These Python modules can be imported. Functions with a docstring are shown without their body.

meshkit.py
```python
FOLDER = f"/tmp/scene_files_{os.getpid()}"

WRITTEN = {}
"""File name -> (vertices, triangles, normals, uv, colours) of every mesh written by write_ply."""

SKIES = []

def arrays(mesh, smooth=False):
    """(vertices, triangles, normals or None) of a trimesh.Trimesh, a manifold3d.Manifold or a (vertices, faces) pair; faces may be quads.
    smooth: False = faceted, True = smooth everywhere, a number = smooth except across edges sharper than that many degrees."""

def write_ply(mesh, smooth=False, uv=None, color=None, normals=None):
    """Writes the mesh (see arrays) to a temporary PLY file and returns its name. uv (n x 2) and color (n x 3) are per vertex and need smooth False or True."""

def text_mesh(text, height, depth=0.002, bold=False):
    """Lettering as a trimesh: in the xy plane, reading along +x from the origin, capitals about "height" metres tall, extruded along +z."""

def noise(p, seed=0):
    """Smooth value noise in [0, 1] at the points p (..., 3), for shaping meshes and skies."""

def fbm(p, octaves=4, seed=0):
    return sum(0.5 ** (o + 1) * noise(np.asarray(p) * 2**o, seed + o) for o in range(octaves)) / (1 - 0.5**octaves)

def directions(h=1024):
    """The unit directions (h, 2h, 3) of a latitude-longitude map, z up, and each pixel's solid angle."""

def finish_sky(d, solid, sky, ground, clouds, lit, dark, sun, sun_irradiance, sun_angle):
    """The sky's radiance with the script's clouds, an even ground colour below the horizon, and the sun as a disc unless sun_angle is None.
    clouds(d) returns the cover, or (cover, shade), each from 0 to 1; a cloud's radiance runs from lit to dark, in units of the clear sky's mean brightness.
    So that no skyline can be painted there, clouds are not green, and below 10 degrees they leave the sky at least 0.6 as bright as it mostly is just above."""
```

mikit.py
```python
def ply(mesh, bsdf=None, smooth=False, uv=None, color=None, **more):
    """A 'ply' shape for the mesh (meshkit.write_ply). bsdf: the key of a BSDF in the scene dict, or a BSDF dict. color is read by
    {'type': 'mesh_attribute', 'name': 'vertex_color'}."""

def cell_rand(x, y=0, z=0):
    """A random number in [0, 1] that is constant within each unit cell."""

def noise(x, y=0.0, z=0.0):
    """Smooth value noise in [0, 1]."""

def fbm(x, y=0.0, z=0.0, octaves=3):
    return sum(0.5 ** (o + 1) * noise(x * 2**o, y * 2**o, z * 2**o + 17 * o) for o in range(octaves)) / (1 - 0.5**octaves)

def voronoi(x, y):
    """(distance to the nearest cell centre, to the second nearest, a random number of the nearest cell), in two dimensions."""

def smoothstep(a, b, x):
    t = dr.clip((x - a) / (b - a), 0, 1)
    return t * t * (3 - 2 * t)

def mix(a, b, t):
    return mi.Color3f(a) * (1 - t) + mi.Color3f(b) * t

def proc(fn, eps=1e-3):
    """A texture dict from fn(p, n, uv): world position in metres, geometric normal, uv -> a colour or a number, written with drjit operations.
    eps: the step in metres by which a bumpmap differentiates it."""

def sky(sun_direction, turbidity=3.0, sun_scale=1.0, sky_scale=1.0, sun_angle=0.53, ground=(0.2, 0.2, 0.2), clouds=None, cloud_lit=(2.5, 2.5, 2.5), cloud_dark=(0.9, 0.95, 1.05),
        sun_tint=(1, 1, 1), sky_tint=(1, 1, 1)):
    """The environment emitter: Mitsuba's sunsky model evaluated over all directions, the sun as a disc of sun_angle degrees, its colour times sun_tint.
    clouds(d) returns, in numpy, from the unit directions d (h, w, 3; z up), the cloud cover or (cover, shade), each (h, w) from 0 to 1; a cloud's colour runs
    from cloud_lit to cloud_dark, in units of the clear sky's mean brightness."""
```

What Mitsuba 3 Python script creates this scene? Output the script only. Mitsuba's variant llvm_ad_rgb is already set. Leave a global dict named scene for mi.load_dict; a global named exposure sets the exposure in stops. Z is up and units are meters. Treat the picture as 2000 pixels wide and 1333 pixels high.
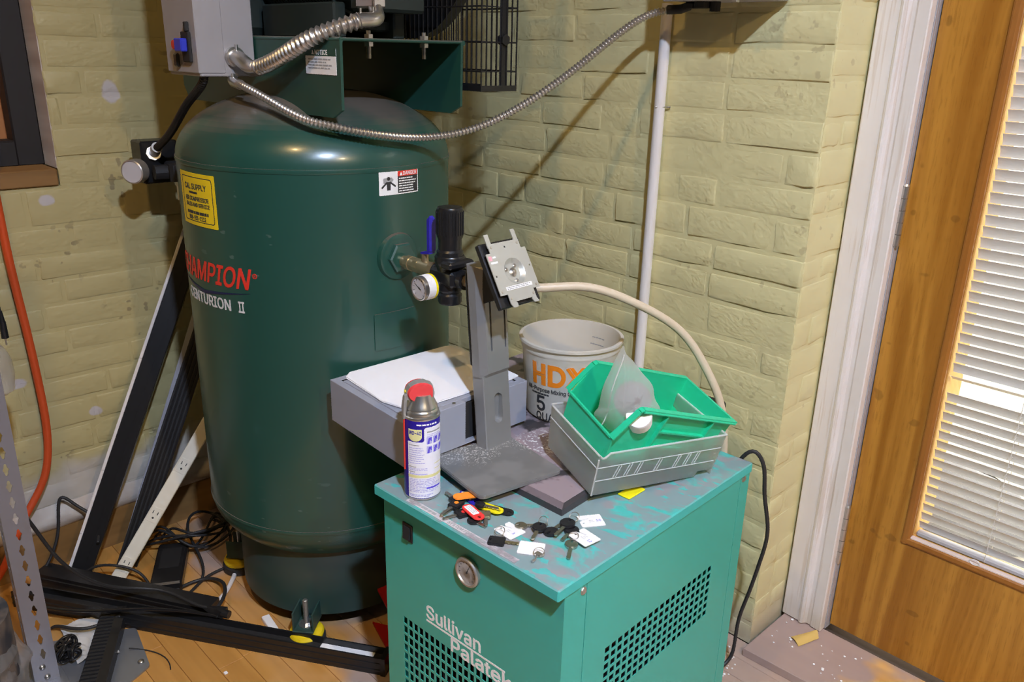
import math, random
import numpy as np, trimesh, manifold3d as m3, mitsuba as mi, drjit as dr, mikit, meshkit
from shapely.geometry import Polygon, Point, box as sbox, LineString
from shapely import affinity
from shapely.ops import unary_union
from scipy.interpolate import CubicSpline, PchipInterpolator
T4 = mi.ScalarTransform4f
rng = np.random.default_rng(7)
scene, labels = {}, {}

# ------------------------------------------------------------------ camera, sky, lamps, exposure
# the room's corner is the origin: left wall x = 0, right wall y = 0 (the room is at y < 0), floor z = 0; metres
CAM = np.array([2.28, -1.62, 1.385])
FWD = np.array([-0.67514108, 0.6583911, -0.33272463])
UP = -np.array([0.25567545, -0.21423628, -0.9427263])
exposure = 0.0
scene['camera'] = {'type': 'perspective', 'fov': 63.64, 'fov_axis': 'x', 'near_clip': 0.02, 'far_clip': 100.0,
                   'to_world': T4().look_at(origin=CAM.tolist(), target=(CAM + FWD).tolist(), up=UP.tolist())}
scene['sky'] = mikit.sky([0.5, 0.3, 0.8], turbidity=4.0, sun_scale=0.0, sky_scale=22.0, ground=(0.35, 0.33, 0.28),
                         clouds=lambda d: (np.full(d.shape[:2], 0.9), np.zeros(d.shape[:2])), cloud_lit=(1.25, 1.13, 0.86), cloud_dark=(0.9, 0.85, 0.7))
LAMPS = [  # ceiling downlights: place, radius, radiance
    ((2.72, -1.52, 2.62), 0.055, (2150.0, 2600.0, 3500.0)),
    ((1.50, -1.72, 2.62), 0.045, (640.0, 410.0, 160.0)),
    ((3.75, -1.15, 2.62), 0.045, (2400.0, 1720.0, 830.0)),
]

# ------------------------------------------------------------------ materials
def rgb(*c): return {'type': 'rgb', 'value': list(c)}
def srgb(r, g, b):
    c = np.array([r, g, b]) / 255.0
    return tuple(float(x) for x in np.where(c < 0.04045, c / 12.92, ((c + 0.055) / 1.055) ** 2.4))
def mat(key, color, rough=0.5, metal=0.0, spec=0.5, two=True, bump=None, bscale=1.0, beps=1e-3, **kw):
    col = color if isinstance(color, dict) else rgb(*color)
    b = {'type': 'principled', 'base_color': col, 'roughness': rough, 'metallic': metal, 'specular': spec, **kw}
    if bump is not None:
        b = {'type': 'bumpmap', 'nested_texture': mikit.proc(bump, beps), 'scale': bscale, 'bsdf': b}
    scene[key] = {'type': 'twosided', 'bsdf': b} if two else b
    return key
def thin(key, color, rough, trans, dtrans, **kw):
    scene[key] = {'type': 'principledthin', 'base_color': rgb(*color), 'roughness': rough, 'spec_trans': trans, 'diff_trans': dtrans, 'eta': 1.45, **kw}
    return key
N, F, V, SM, MX = mikit.noise, mikit.fbm, mikit.voronoi, mikit.smoothstep, mikit.mix

def paint_right(p, n, uv):
    a = F(p.x * 3, p.y * 3, p.z * 3)
    c = MX((0.60, 0.545, 0.285), (0.665, 0.605, 0.325), a)
    k = SM(0.60, 0.75, F(p.x * 9, p.y * 9, p.z * 14 + 3))
    c = MX(c, (0.50, 0.44, 0.25), 0.25 * k)
    dirt = SM(0.66, 0.74, F(p.x * 60 + 4, p.y * 60, p.z * 45)) * SM(0.55, 0.7, F(p.x * 5, p.y * 5, p.z * 5 + 9))
    c = MX(c, (0.30, 0.24, 0.13), 0.35 * dirt)
    low = SM(0.16, 0.0, p.z + 0.08 * (F(p.x * 14, p.y * 14, p.z * 14) - 0.5))
    return MX(c, (0.42, 0.36, 0.29), 0.7 * low)
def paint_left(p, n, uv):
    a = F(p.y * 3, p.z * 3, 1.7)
    c = MX((0.42, 0.36, 0.17), (0.48, 0.415, 0.205), a)  # dingier than the right wall, with its dimmer light put into the colour
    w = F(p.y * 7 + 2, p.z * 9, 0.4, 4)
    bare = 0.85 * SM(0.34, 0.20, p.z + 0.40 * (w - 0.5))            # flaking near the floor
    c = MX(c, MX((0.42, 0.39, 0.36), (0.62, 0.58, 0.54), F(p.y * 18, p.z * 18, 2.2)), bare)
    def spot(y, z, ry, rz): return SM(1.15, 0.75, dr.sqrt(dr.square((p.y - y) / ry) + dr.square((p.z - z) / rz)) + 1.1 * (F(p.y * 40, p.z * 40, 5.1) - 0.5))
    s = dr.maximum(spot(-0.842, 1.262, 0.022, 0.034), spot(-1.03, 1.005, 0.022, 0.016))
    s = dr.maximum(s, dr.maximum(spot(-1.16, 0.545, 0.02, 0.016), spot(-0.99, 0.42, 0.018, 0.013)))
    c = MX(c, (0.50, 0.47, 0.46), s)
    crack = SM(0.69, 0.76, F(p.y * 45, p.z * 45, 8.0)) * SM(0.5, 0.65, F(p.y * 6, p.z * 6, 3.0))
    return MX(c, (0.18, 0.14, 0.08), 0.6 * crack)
def paint_bump(p, n, uv): return 0.6 * F(p.x * 55, p.y * 55, p.z * 55) + 0.5 * F(p.x * 190, p.y * 190, p.z * 190, 2)
mat('m_brick_right', mikit.proc(paint_right), 0.42, spec=0.45, bump=paint_bump, bscale=0.0022)
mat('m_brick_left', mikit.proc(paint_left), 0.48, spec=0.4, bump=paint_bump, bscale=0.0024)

def wood_floor(p, n, uv):
    row = dr.floor(p.y / 0.063)
    g = F(p.x * 4 + row * 7.3, p.y * 60, row)
    t = mikit.cell_rand(row, 3)
    c = MX((0.40, 0.18, 0.040), (0.66, 0.34, 0.090), 0.55 * g + 0.45 * t)
    blot = F(p.x * 9, p.y * 9, 4.0)
    c = MX(c, (0.62, 0.36, 0.16), 0.35 * SM(0.45, 0.7, blot))
    d = SM(0.50, 0.66, F(p.x * 3.2 + 1.7, p.y * 3.2, 1.0, 4) + 0.22 * SM(-1.00, -0.72, p.y) - 0.10 * SM(-0.9, -1.1, p.y) + 0.2 * SM(1.3, 1.5, p.x))
    return MX(c, (0.40, 0.33, 0.32), 0.72 * d)
mat('m_floor', mikit.proc(wood_floor), 0.38, spec=0.5)
mat('m_subfloor', (0.05, 0.03, 0.02), 0.9)
def ply_col(p, n, uv):
    g = F(p.x * 5, p.y * 42, 2.0)
    c = MX((0.52, 0.27, 0.075), (0.68, 0.40, 0.14), g)
    d = SM(0.46, 0.60, F(p.x * 7 + 3.3, p.y * 7, 1.0, 4) + 0.12 * SM(1.75, 1.5, p.x))
    return MX(c, (0.33, 0.26, 0.27), 0.8 * d)
mat('m_plywood', mikit.proc(ply_col), 0.5)
def door_wood(p, n, uv):
    w = F(p.x * 5, 0.6, p.z * 0.9)
    g = F(p.x * 46 + 5 * w, 3.0, p.z * 1.4 + 2 * w, 4)
    c = MX((0.30, 0.115, 0.012), (0.47, 0.215, 0.03), SM(0.25, 0.75, g))
    fl = F(p.x * 420, 1.0, p.z * 26)
    c = MX(c, (0.20, 0.07, 0.008), 0.28 * SM(0.55, 0.8, fl))
    k = SM(0.77, 0.84, F(p.x * 24, 7.0, p.z * 24))
    return MX(c, (0.14, 0.06, 0.01), 0.4 * k)
mat('m_door', mikit.proc(door_wood), 0.38, spec=0.45)
mat('m_bead', mikit.proc(lambda p, n, uv: MX((0.22, 0.075, 0.01), (0.36, 0.14, 0.02), F(p.x * 60, 1.0, p.z * 4))), 0.4)
def white_trim(p, n, uv):
    c = MX((0.66, 0.61, 0.57), (0.74, 0.70, 0.67), F(p.x * 14, p.y * 14, p.z * 3))
    st = SM(0.56, 0.72, F(p.x * 160, p.y * 160, p.z * 5)) 
    c = MX(c, (0.48, 0.36, 0.25), 0.35 * st)
    low = SM(0.12, 0.02, p.z + 0.06 * (F(p.x * 25, p.y * 25, p.z * 25) - 0.5))
    return MX(c, (0.50, 0.42, 0.30), 0.5 * low)
mat('m_trim', mikit.proc(white_trim), 0.4)
mat('m_jamb', (0.42, 0.42, 0.45), 0.35, metal=0.3)
mat('m_steel', (0.55, 0.53, 0.50), 0.32, metal=0.9)
mat('m_zinc', (0.62, 0.60, 0.58), 0.30, metal=0.95)
mat('m_armor', (0.60, 0.57, 0.54), 0.34, metal=0.9)
mat('m_slat', (0.63, 0.62, 0.60), 0.45)
mat('m_rail', (0.66, 0.55, 0.50), 0.4)
mat('m_ceiling', (0.10, 0.10, 0.10), 0.9)
mat('m_otherwall', (0.05, 0.05, 0.045), 0.9)
thin('m_glass', (0.97, 0.98, 0.98), 0.02, 1.0, 0.0)
scene['m_glass'] = {'type': 'thindielectric'}
mat('m_pavement', mikit.proc(lambda p, n, uv: MX((0.55, 0.53, 0.47), (0.75, 0.72, 0.62), F(p.x * 3, p.y * 3, 1.0))), 0.9)
mat('m_stone', mikit.proc(lambda p, n, uv: MX((0.16, 0.17, 0.22), (0.34, 0.35, 0.40), F(p.x * 20, p.y * 20, p.z * 20))), 0.9)
mat('m_black', (0.012, 0.012, 0.013), 0.32)
mat('m_blackmatte', (0.015, 0.015, 0.016), 0.65)
mat('m_rubber', (0.02, 0.02, 0.021), 0.55)
def green_tank(p, n, uv):
    c = rgbc(0.012, 0.062, 0.046)
    s = SM(0.72, 0.76, F(p.x * 30, p.y * 30, p.z * 60)) * SM(0.55, 0.7, F(p.x * 6, p.y * 6, p.z * 3 + 5))
    c = MX(c, (0.10, 0.16, 0.14), 0.5 * s)
    d = SM(0.62, 0.98, n.z + 0.42 * SM(0.74, 0.34, p.x - 0.35 * (p.y + 0.6)) + 0.5 * (F(p.x * 11, p.y * 11, p.z * 11 + 2, 4) - 0.5))
    return MX(c, (0.115, 0.092, 0.075), 0.92 * d)
def rgbc(r, g, b): return mi.Color3f(r, g, b)
mat('m_tank', mikit.proc(green_tank), 0.30, spec=0.5, clearcoat=1.0, clearcoat_gloss=0.985)
mat('m_green', mikit.proc(lambda p, n, uv: MX((0.012, 0.058, 0.042), (0.12, 0.10, 0.085), 0.7 * SM(0.4, 0.8, n.z + 0.3 * (F(p.x * 14, p.y * 14, p.z * 14) - 0.5)))), 0.35)
mat('m_skirt', mikit.proc(lambda p, n, uv: MX((0.012, 0.052, 0.042), (0.06, 0.07, 0.065), 0.8 * F(p.x * 9, p.y * 9, p.z * 12))), 0.45)
mat('m_motor', (0.014, 0.022, 0.019), 0.5)
mat('m_greybox', (0.34, 0.33, 0.34), 0.45, metal=0.1)
mat('m_blue', (0.03, 0.045, 0.50), 0.4)
mat('m_red', (0.62, 0.045, 0.03), 0.4)
mat('m_yellow', (0.80, 0.58, 0.01), 0.45)
mat('m_white', (0.82, 0.81, 0.80), 0.5)
mat('m_print', (0.03, 0.03, 0.03), 0.6)
mat('m_textred', (0.70, 0.035, 0.02), 0.5)
mat('m_textwhite', (0.62, 0.62, 0.62), 0.5)
mat('m_navy', (0.008, 0.012, 0.06), 0.5)
mat('m_brass', (0.50, 0.40, 0.24), 0.35, metal=0.8)
mat('m_greyprint', (0.32, 0.32, 0.32), 0.6)
def dryer_top(p, n, uv):
    top = SM(0.5, 0.9, n.z)
    q = F(p.x * 14, p.y * 14, 5.0, 4); st = F(p.x * 34 + 5 * q, p.y * 70 + 5 * q, 3.0, 4)
    d = SM(0.28, 0.50, 0.55 * q + 0.45 * st)
    dust = MX((0.235, 0.275, 0.29), (0.30, 0.245, 0.265), SM(0.45, 0.62, F(p.x * 16, p.y * 16, 7.0)))
    c = MX((0.055, 0.46, 0.41), dust, (0.80 * d + 0.08) * top)
    wipe = SM(0.66, 0.74, F(p.x * 30 - p.y * 14, p.y * 60, 9.0, 4))
    return MX(c, (0.05, 0.46, 0.43), 0.75 * wipe * top)
mat('m_dryertop', mikit.proc(dryer_top), 0.42, spec=0.4)
mat('m_dryer', mikit.proc(lambda p, n, uv: MX((0.038, 0.38, 0.30), (0.05, 0.42, 0.335), F(p.x * 5, p.y * 5, p.z * 5))), 0.33, spec=0.5)
mat('m_interior', (0.02, 0.018, 0.018), 0.8)
mat('m_tape', mikit.proc(lambda p, n, uv: MX((0.52, 0.49, 0.50), (0.30, 0.26, 0.28), SM(0.45, 0.7, F(p.x * 40, p.y * 40, 1.0)))), 0.5)
mat('m_boxgrey', (0.30, 0.31, 0.36), 0.45)
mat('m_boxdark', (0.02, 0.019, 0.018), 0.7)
mat('m_paper', (0.86, 0.85, 0.87), 0.7, spec=0.3)
def stand_col(p, n, uv):
    c = rgbc(0.215, 0.215, 0.21)
    near = SM(0.105, 0.02, dr.sqrt(dr.square(p.x - 1.165) + dr.square(p.y + 0.655))) + SM(0.075, 0.01, dr.sqrt(dr.square(p.x - 1.215) + dr.square(p.y + 0.53)))
    pw = SM(0.55, 0.75, F(p.x * 420, p.y * 420, 2.0, 2)) * SM(0.35, 0.60, F(p.x * 60, p.y * 60, 6.0) * 0.55 + 0.45 * dr.minimum(near, 1.0))
    c = MX(c, (0.34, 0.33, 0.32), 0.4 * SM(0.3, 0.7, F(p.x * 22, p.y * 22, 1.0)))
    return MX(c, (0.70, 0.68, 0.66), 0.75 * pw * SM(0.6, 0.9, n.z) * dr.minimum(near + 0.12, 1.0))
mat('m_stand', mikit.proc(stand_col), 0.42, metal=0.35)
mat('m_standcol', (0.27, 0.27, 0.265), 0.4, metal=0.35)
def slab_col(p, n, uv):
    d = SM(0.30, 0.46, F(p.x * 24, p.y * 24, 3.0, 4)) * SM(0.9, 0.99, n.z) + 0.12
    c = MX((0.018, 0.018, 0.02), (0.30, 0.235, 0.25), 0.9 * d)
    pw = SM(0.60, 0.68, F(p.x * 230, p.y * 230, 2.0, 2)) * SM(0.075, 0.02, dr.sqrt(dr.square(p.x - 1.235) + dr.square(p.y + 0.50)))
    return MX(c, (0.75, 0.73, 0.72), 0.9 * pw * SM(0.5, 0.9, n.z))
mat('m_slab', mikit.proc(slab_col), 0.35)
mat('m_silver', (0.56, 0.57, 0.52), 0.36, metal=0.55)
thin('m_bucket', (0.80, 0.76, 0.68), 0.45, 0.06, 0.75)
thin('m_clear', (0.97, 0.975, 0.97), 0.22, 0.70, 1.2)
thin('m_bag', (0.97, 0.97, 0.97), 0.20, 0.66, 1.0)
thin('m_wrap', (0.93, 0.93, 0.93), 0.15, 0.75, 0.9)
mat('m_bin', (0.018, 0.52, 0.27), 0.38)
mat('m_orange', (0.85, 0.24, 0.01), 0.5)
mat('m_can_blue', (0.022, 0.012, 0.27), 0.3)
mat('m_can_white', (0.80, 0.79, 0.84), 0.35)
mat('m_can_metal', (0.62, 0.61, 0.57), 0.25, metal=0.9)
mat('m_cap_red', (0.74, 0.055, 0.06), 0.4)
mat('m_cap_grey', (0.32, 0.31, 0.29), 0.4, metal=0.3)
mat('m_lavender', (0.45, 0.43, 0.72), 0.5)
mat('m_violet', (0.12, 0.09, 0.62), 0.5)
mat('m_paleyellow', (0.72, 0.68, 0.32), 0.5)
mat('m_cream', (0.74, 0.70, 0.58), 0.45)
mat('m_pvc', (0.72, 0.68, 0.66), 0.4)
mat('m_hosebeige', (0.60, 0.50, 0.36), 0.45)
mat('m_hoseorange', (0.60, 0.075, 0.015), 0.5)
mat('m_postgrey', (0.22, 0.22, 0.25), 0.4, metal=0.4)
mat('m_plategrey', (0.32, 0.34, 0.38), 0.3, metal=0.7)
mat('m_windowdark', (0.012, 0.010, 0.010), 0.6)
mat('m_windowwood', mikit.proc(lambda p, n, uv: MX((0.17, 0.085, 0.025), (0.30, 0.16, 0.05), F(p.x * 12, p.y * 3, p.z * 40))), 0.6)
mat('m_curtain', (0.42, 0.17, 0.06), 0.8)
mat('m_redpaint', (0.42, 0.012, 0.012), 0.45)
mat('m_fobblack', (0.014, 0.014, 0.016), 0.4)
mat('m_tagorange', (0.90, 0.28, 0.03), 0.45)
mat('m_tagred', (0.80, 0.045, 0.04), 0.4)
mat('m_tagyellow', (0.85, 0.72, 0.01), 0.4)
mat('m_tagblue', (0.03, 0.02, 0.38), 0.4)
mat('m_key', (0.46, 0.44, 0.38), 0.28, metal=0.95)
mat('m_keybrass', (0.50, 0.44, 0.28), 0.3, metal=0.9)
mat('m_leaf', (0.62, 0.42, 0.12), 0.6)
mat('m_gaugeface', (0.52, 0.50, 0.52), 0.35)
mat('m_dialdirty', mikit.proc(lambda p, n, uv: MX((0.42, 0.39, 0.36), (0.20, 0.16, 0.12), SM(0.4, 0.7, F(p.x * 50, p.y * 50, p.z * 50)))), 0.3)
mat('m_bezel', (0.44, 0.41, 0.37), 0.35, metal=0.7)

# ------------------------------------------------------------------ helpers
def key_for(name):
    if name not in scene and name not in labels: return name
    k = 1
    while f'{name}_{k:03d}' in scene or f'{name}_{k:03d}' in labels: k += 1
    return f'{name}_{k:03d}'
def thing(name, label, cat, group=None, kind=None):
    k = key_for(name); labels[k] = {'label': label, 'category': cat}
    if group: labels[k]['group'] = group
    if kind: labels[k]['kind'] = kind
    return k
def obj(name, mesh, bsdf, parent=None, smooth=30, label=None, kind=None, **kw):
    k = key_for(f'{parent}__{name}' if parent else name)
    scene[k] = mikit.ply(mesh, bsdf, smooth=smooth, **kw)
    if label or kind:
        labels[k] = {**({'label': label} if label else {}), **({'kind': kind} if kind else {})}
    return k
def struct(name, mesh, bsdf, smooth=30, label=None):
    k = obj(name, mesh, bsdf, smooth=smooth); labels[k] = {'kind': 'structure', **({'label': label} if label else {})}
    return k
def struct_holder(name, label=None):
    labels[name] = {'kind': 'structure', **({'label': label} if label else {})}; return name
def whole(name, mesh, bsdf, label, cat, group=None, smooth=30, kind=None):
    k = thing(name, label, cat, group, kind); scene[k] = mikit.ply(mesh, bsdf, smooth=smooth); return k
cat = trimesh.util.concatenate
def xf(mesh, M):
    m = mesh.copy(); m.apply_transform(M); return m
def mv(mesh, x=0, y=0, z=0):
    m = mesh.copy(); m.apply_translation((x, y, z)); return m
def frame(o, X, Z=None, Y=None):
    """4x4 with origin o, first axis X and third axis near Z (or second axis near Y)."""
    X = np.array(X, float); X /= np.linalg.norm(X)
    if Z is not None:
        Yv = np.cross(Z, X); Yv /= np.linalg.norm(Yv); Zv = np.cross(X, Yv)
    else:
        Zv = np.cross(X, Y); Zv /= np.linalg.norm(Zv); Yv = np.cross(Zv, X)
    M = np.eye(4); M[:3, 0], M[:3, 1], M[:3, 2], M[:3, 3] = X, Yv, Zv, o
    return M
def rbox(lo, hi, b=0.002):
    """box with chamfered edges"""
    lo, hi = np.array(lo, float), np.array(hi, float); b = min(b, 0.49 * (hi - lo).min())
    pts = []
    for s in np.ndindex(2, 2, 2):
        c = np.where(s, hi, lo); d = np.where(s, -1, 1) * b
        for k in range(3):
            q = c + d; q[k] = c[k]; pts.append(q)
    return trimesh.convex.convex_hull(np.array(pts))
def cyl(p0, p1, r, r1=None, n=24):
    p0, p1 = np.array(p0, float), np.array(p1, float); r1 = r if r1 is None else r1
    a = p1 - p0; h = np.linalg.norm(a)
    return xf(lathe([(0, 0), (r, 0), (r1, h), (0, h)], n), zto(p0, a))
def zto(o, a):
    a = np.array(a, float) / np.linalg.norm(a)
    h = np.array([1, 0, 0]) if abs(a[0]) < 0.9 else np.array([0, 1, 0])
    x = np.cross(h, a); x /= np.linalg.norm(x); M = np.eye(4)
    M[:3, 0], M[:3, 1], M[:3, 2], M[:3, 3] = x, np.cross(a, x), a, o
    return M
def lathe(prof, n=48):
    """surface of revolution about z of an (r, z) profile listed upward on the outside"""
    prof = np.array(prof, float); t = np.linspace(0, 2 * np.pi, n, endpoint=False)
    v = np.concatenate([np.stack([r * np.cos(t), r * np.sin(t), np.full(n, z)], 1) for r, z in prof])
    f = []
    for i in range(len(prof) - 1):
        for j in range(n):
            a, b, c, d = i * n + j, i * n + (j + 1) % n, (i + 1) * n + (j + 1) % n, (i + 1) * n + j
            if prof[i][0] > 1e-9: f.append((a, b, c))
            if prof[i + 1][0] > 1e-9: f.append((a, c, d))
    m = trimesh.Trimesh(v, f, process=False); m.merge_vertices(); return m
def spline(pts, n=60):
    pts = np.array(pts, float); d = np.r_[0, np.cumsum(np.linalg.norm(np.diff(pts, axis=0), axis=1) ** 0.6)]
    return CubicSpline(d, pts)(np.linspace(0, d[-1], n))
def tube(path, r, n=10, caps=True):
    """round tube along a polyline; r a number or one per point"""
    P = np.array(path, float); K = len(P); r = np.broadcast_to(r, K)
    Tn = np.gradient(P, axis=0); Tn /= np.linalg.norm(Tn, axis=1, keepdims=True)
    u = np.cross(Tn[0], [0.3, 0.2, 0.93]); u /= np.linalg.norm(u); t = np.linspace(0, 2 * np.pi, n, endpoint=False); v = []
    for k in range(K):
        u = u - Tn[k] * (u @ Tn[k]); u /= np.linalg.norm(u); w = np.cross(Tn[k], u)
        v.append(P[k] + r[k] * (np.cos(t)[:, None] * u + np.sin(t)[:, None] * w))
    f = []
    for k in range(K - 1):
        for j in range(n):
            a, b, c, d = k * n + j, k * n + (j + 1) % n, (k + 1) * n + (j + 1) % n, (k + 1) * n + j
            f += [(a, b, c), (a, c, d)]
    v = np.concatenate(v)
    if caps:
        v = np.vstack([v, P[0], P[-1]]); i0, i1 = len(v) - 2, len(v) - 1
        for j in range(n):
            f.append((i0, (j + 1) % n, j)); f.append((i1, (K - 1) * n + j, (K - 1) * n + (j + 1) % n))
    return trimesh.Trimesh(v, f, process=False)
def armored(pts, r, pitch=0.009, amp=0.0016):
    """flexible metal conduit: a tube whose radius swells once per turn"""
    P = spline(pts, 400); L = np.r_[0, np.cumsum(np.linalg.norm(np.diff(P, axis=0), axis=1))]
    n = int(L[-1] / pitch * 6); s = np.linspace(0, L[-1], n)
    Q = np.stack([np.interp(s, L, P[:, k]) for k in range(3)], 1)
    return tube(Q, r + amp * np.sin(2 * np.pi * s / pitch), 12)
def prism(poly, h, M=None, z0=0.0):
    g = getattr(poly, 'geoms', [poly])
    m = cat([trimesh.creation.extrude_polygon(p, h, engine='earcut') for p in g]); m.apply_translation((0, 0, z0))
    return m if M is None else xf(m, M)
def rrect(x0, y0, x1, y1, r=0.003, q=4):
    return sbox(x0 + r, y0 + r, x1 - r, y1 - r).buffer(r, quad_segs=q)
def text(s, h, w=None, bold=False, d=0.0006):
    m = meshkit.text_mesh(s, h, d, bold)
    if w: m.apply_scale([w / (m.bounds[1][0] - m.bounds[0][0]), 1, 1])
    m.apply_translation((-m.bounds[0][0], 0, 0)); return m
def bars(x0, x1, ys, h, seed=0, d=0.0005):
    """rows of small print too fine to read"""
    r = np.random.default_rng(seed); out = []
    for y in ys:
        x = x0; end = x1 - (x1 - x0) * (r.random() * 0.25)
        while x < end - 0.001:
            w = min((x1 - x0) * (0.05 + 0.16 * r.random()), end - x)
            out.append(trimesh.creation.box((w, h, d))); out[-1].apply_translation((x + w / 2, y, d / 2)); x += w + (x1 - x0) * 0.025
    return cat(out)
def bend(mesh, c, R, th0, z0, off=0.0006, edge=0.008):
    """wraps a flat mesh (x along the girth, y up, z outward) round the vertical cylinder of radius R about c"""
    v, f = trimesh.remesh.subdivide_to_size(mesh.vertices, mesh.faces, edge, max_iter=12)
    a = math.radians(th0) + v[:, 0] / R; r = R + off + v[:, 2]
    return trimesh.Trimesh(np.stack([c[0] + r * np.cos(a), c[1] + r * np.sin(a), z0 + v[:, 1]], 1), f, process=False)
def hull(pts): return trimesh.convex.convex_hull(np.array(pts, float))
def man(m): return m3.Manifold(m3.Mesh(np.asarray(m.vertices, np.float32), np.asarray(m.faces, np.uint32)))
def tm(M):
    g = M.to_mesh(); return trimesh.Trimesh(g.vert_properties[:, :3], g.tri_verts, process=False)
def grid(fn, nu, nv):
    """open sheet: fn(u, v) -> xyz for u, v in [0, 1]"""
    uu, vv = np.meshgrid(np.linspace(0, 1, nu), np.linspace(0, 1, nv), indexing='ij')
    v = np.array([fn(a, b) for a, b in zip(uu.ravel(), vv.ravel())]); f = []
    for i in range(nu - 1):
        for j in range(nv - 1):
            a, b, c, d = i * nv + j, (i + 1) * nv + j, (i + 1) * nv + j + 1, i * nv + j + 1
            f += [(a, b, c), (a, c, d)]
    return trimesh.Trimesh(v, f, process=False)

# ------------------------------------------------------------------ the room
LAMP_MATS = []
def box(lo, hi): 
    m = trimesh.creation.box(np.array(hi, float) - np.array(lo, float)); m.apply_translation((np.array(hi, float) + np.array(lo, float)) / 2); return m
struct('floor', box((-0.05, -4.6, -0.06), (4.9, 0.3, -0.0035)), 'm_subfloor', False)
for r in range(-27, 0):                                             # strip boards along x
    y0 = r * 0.063; x = -rng.random() * 0.8
    while x < 1.9:
        L = 0.45 + 0.75 * rng.random(); a, b = max(x, 0.002), min(x + L, 1.95)
        if b - a > 0.03:
            obj('board', hull([(a + e, y0 + f, -0.012) for e, f in ((0.0005, 0.0005), (b - a - 0.0005, 0.0005), (0.0005, 0.0625), (b - a - 0.0005, 0.0625))] +
                              [(a + e, y0 + f, -0.0009) for e, f in ((0.0005, 0.0005), (b - a - 0.0005, 0.0005), (0.0005, 0.0625), (b - a - 0.0005, 0.0625))] +
                              [(a + e, y0 + f, 0.0) for e, f in ((0.0016, 0.0014), (b - a - 0.0016, 0.0014), (0.0016, 0.0616), (b - a - 0.0016, 0.0616))]), 'm_floor', 'floor', False)
        x += L
mat('m_floordark', (0.10, 0.06, 0.03), 0.7)
obj('far_boards', box((0.0, -4.55, -0.02), (4.85, -1.702, -0.0005)), 'm_floordark', 'floor', False)
obj('far_boards', box((1.952, -1.70, -0.02), (4.85, 0.24, -0.0005)), 'm_floor', 'floor', False)
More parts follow.
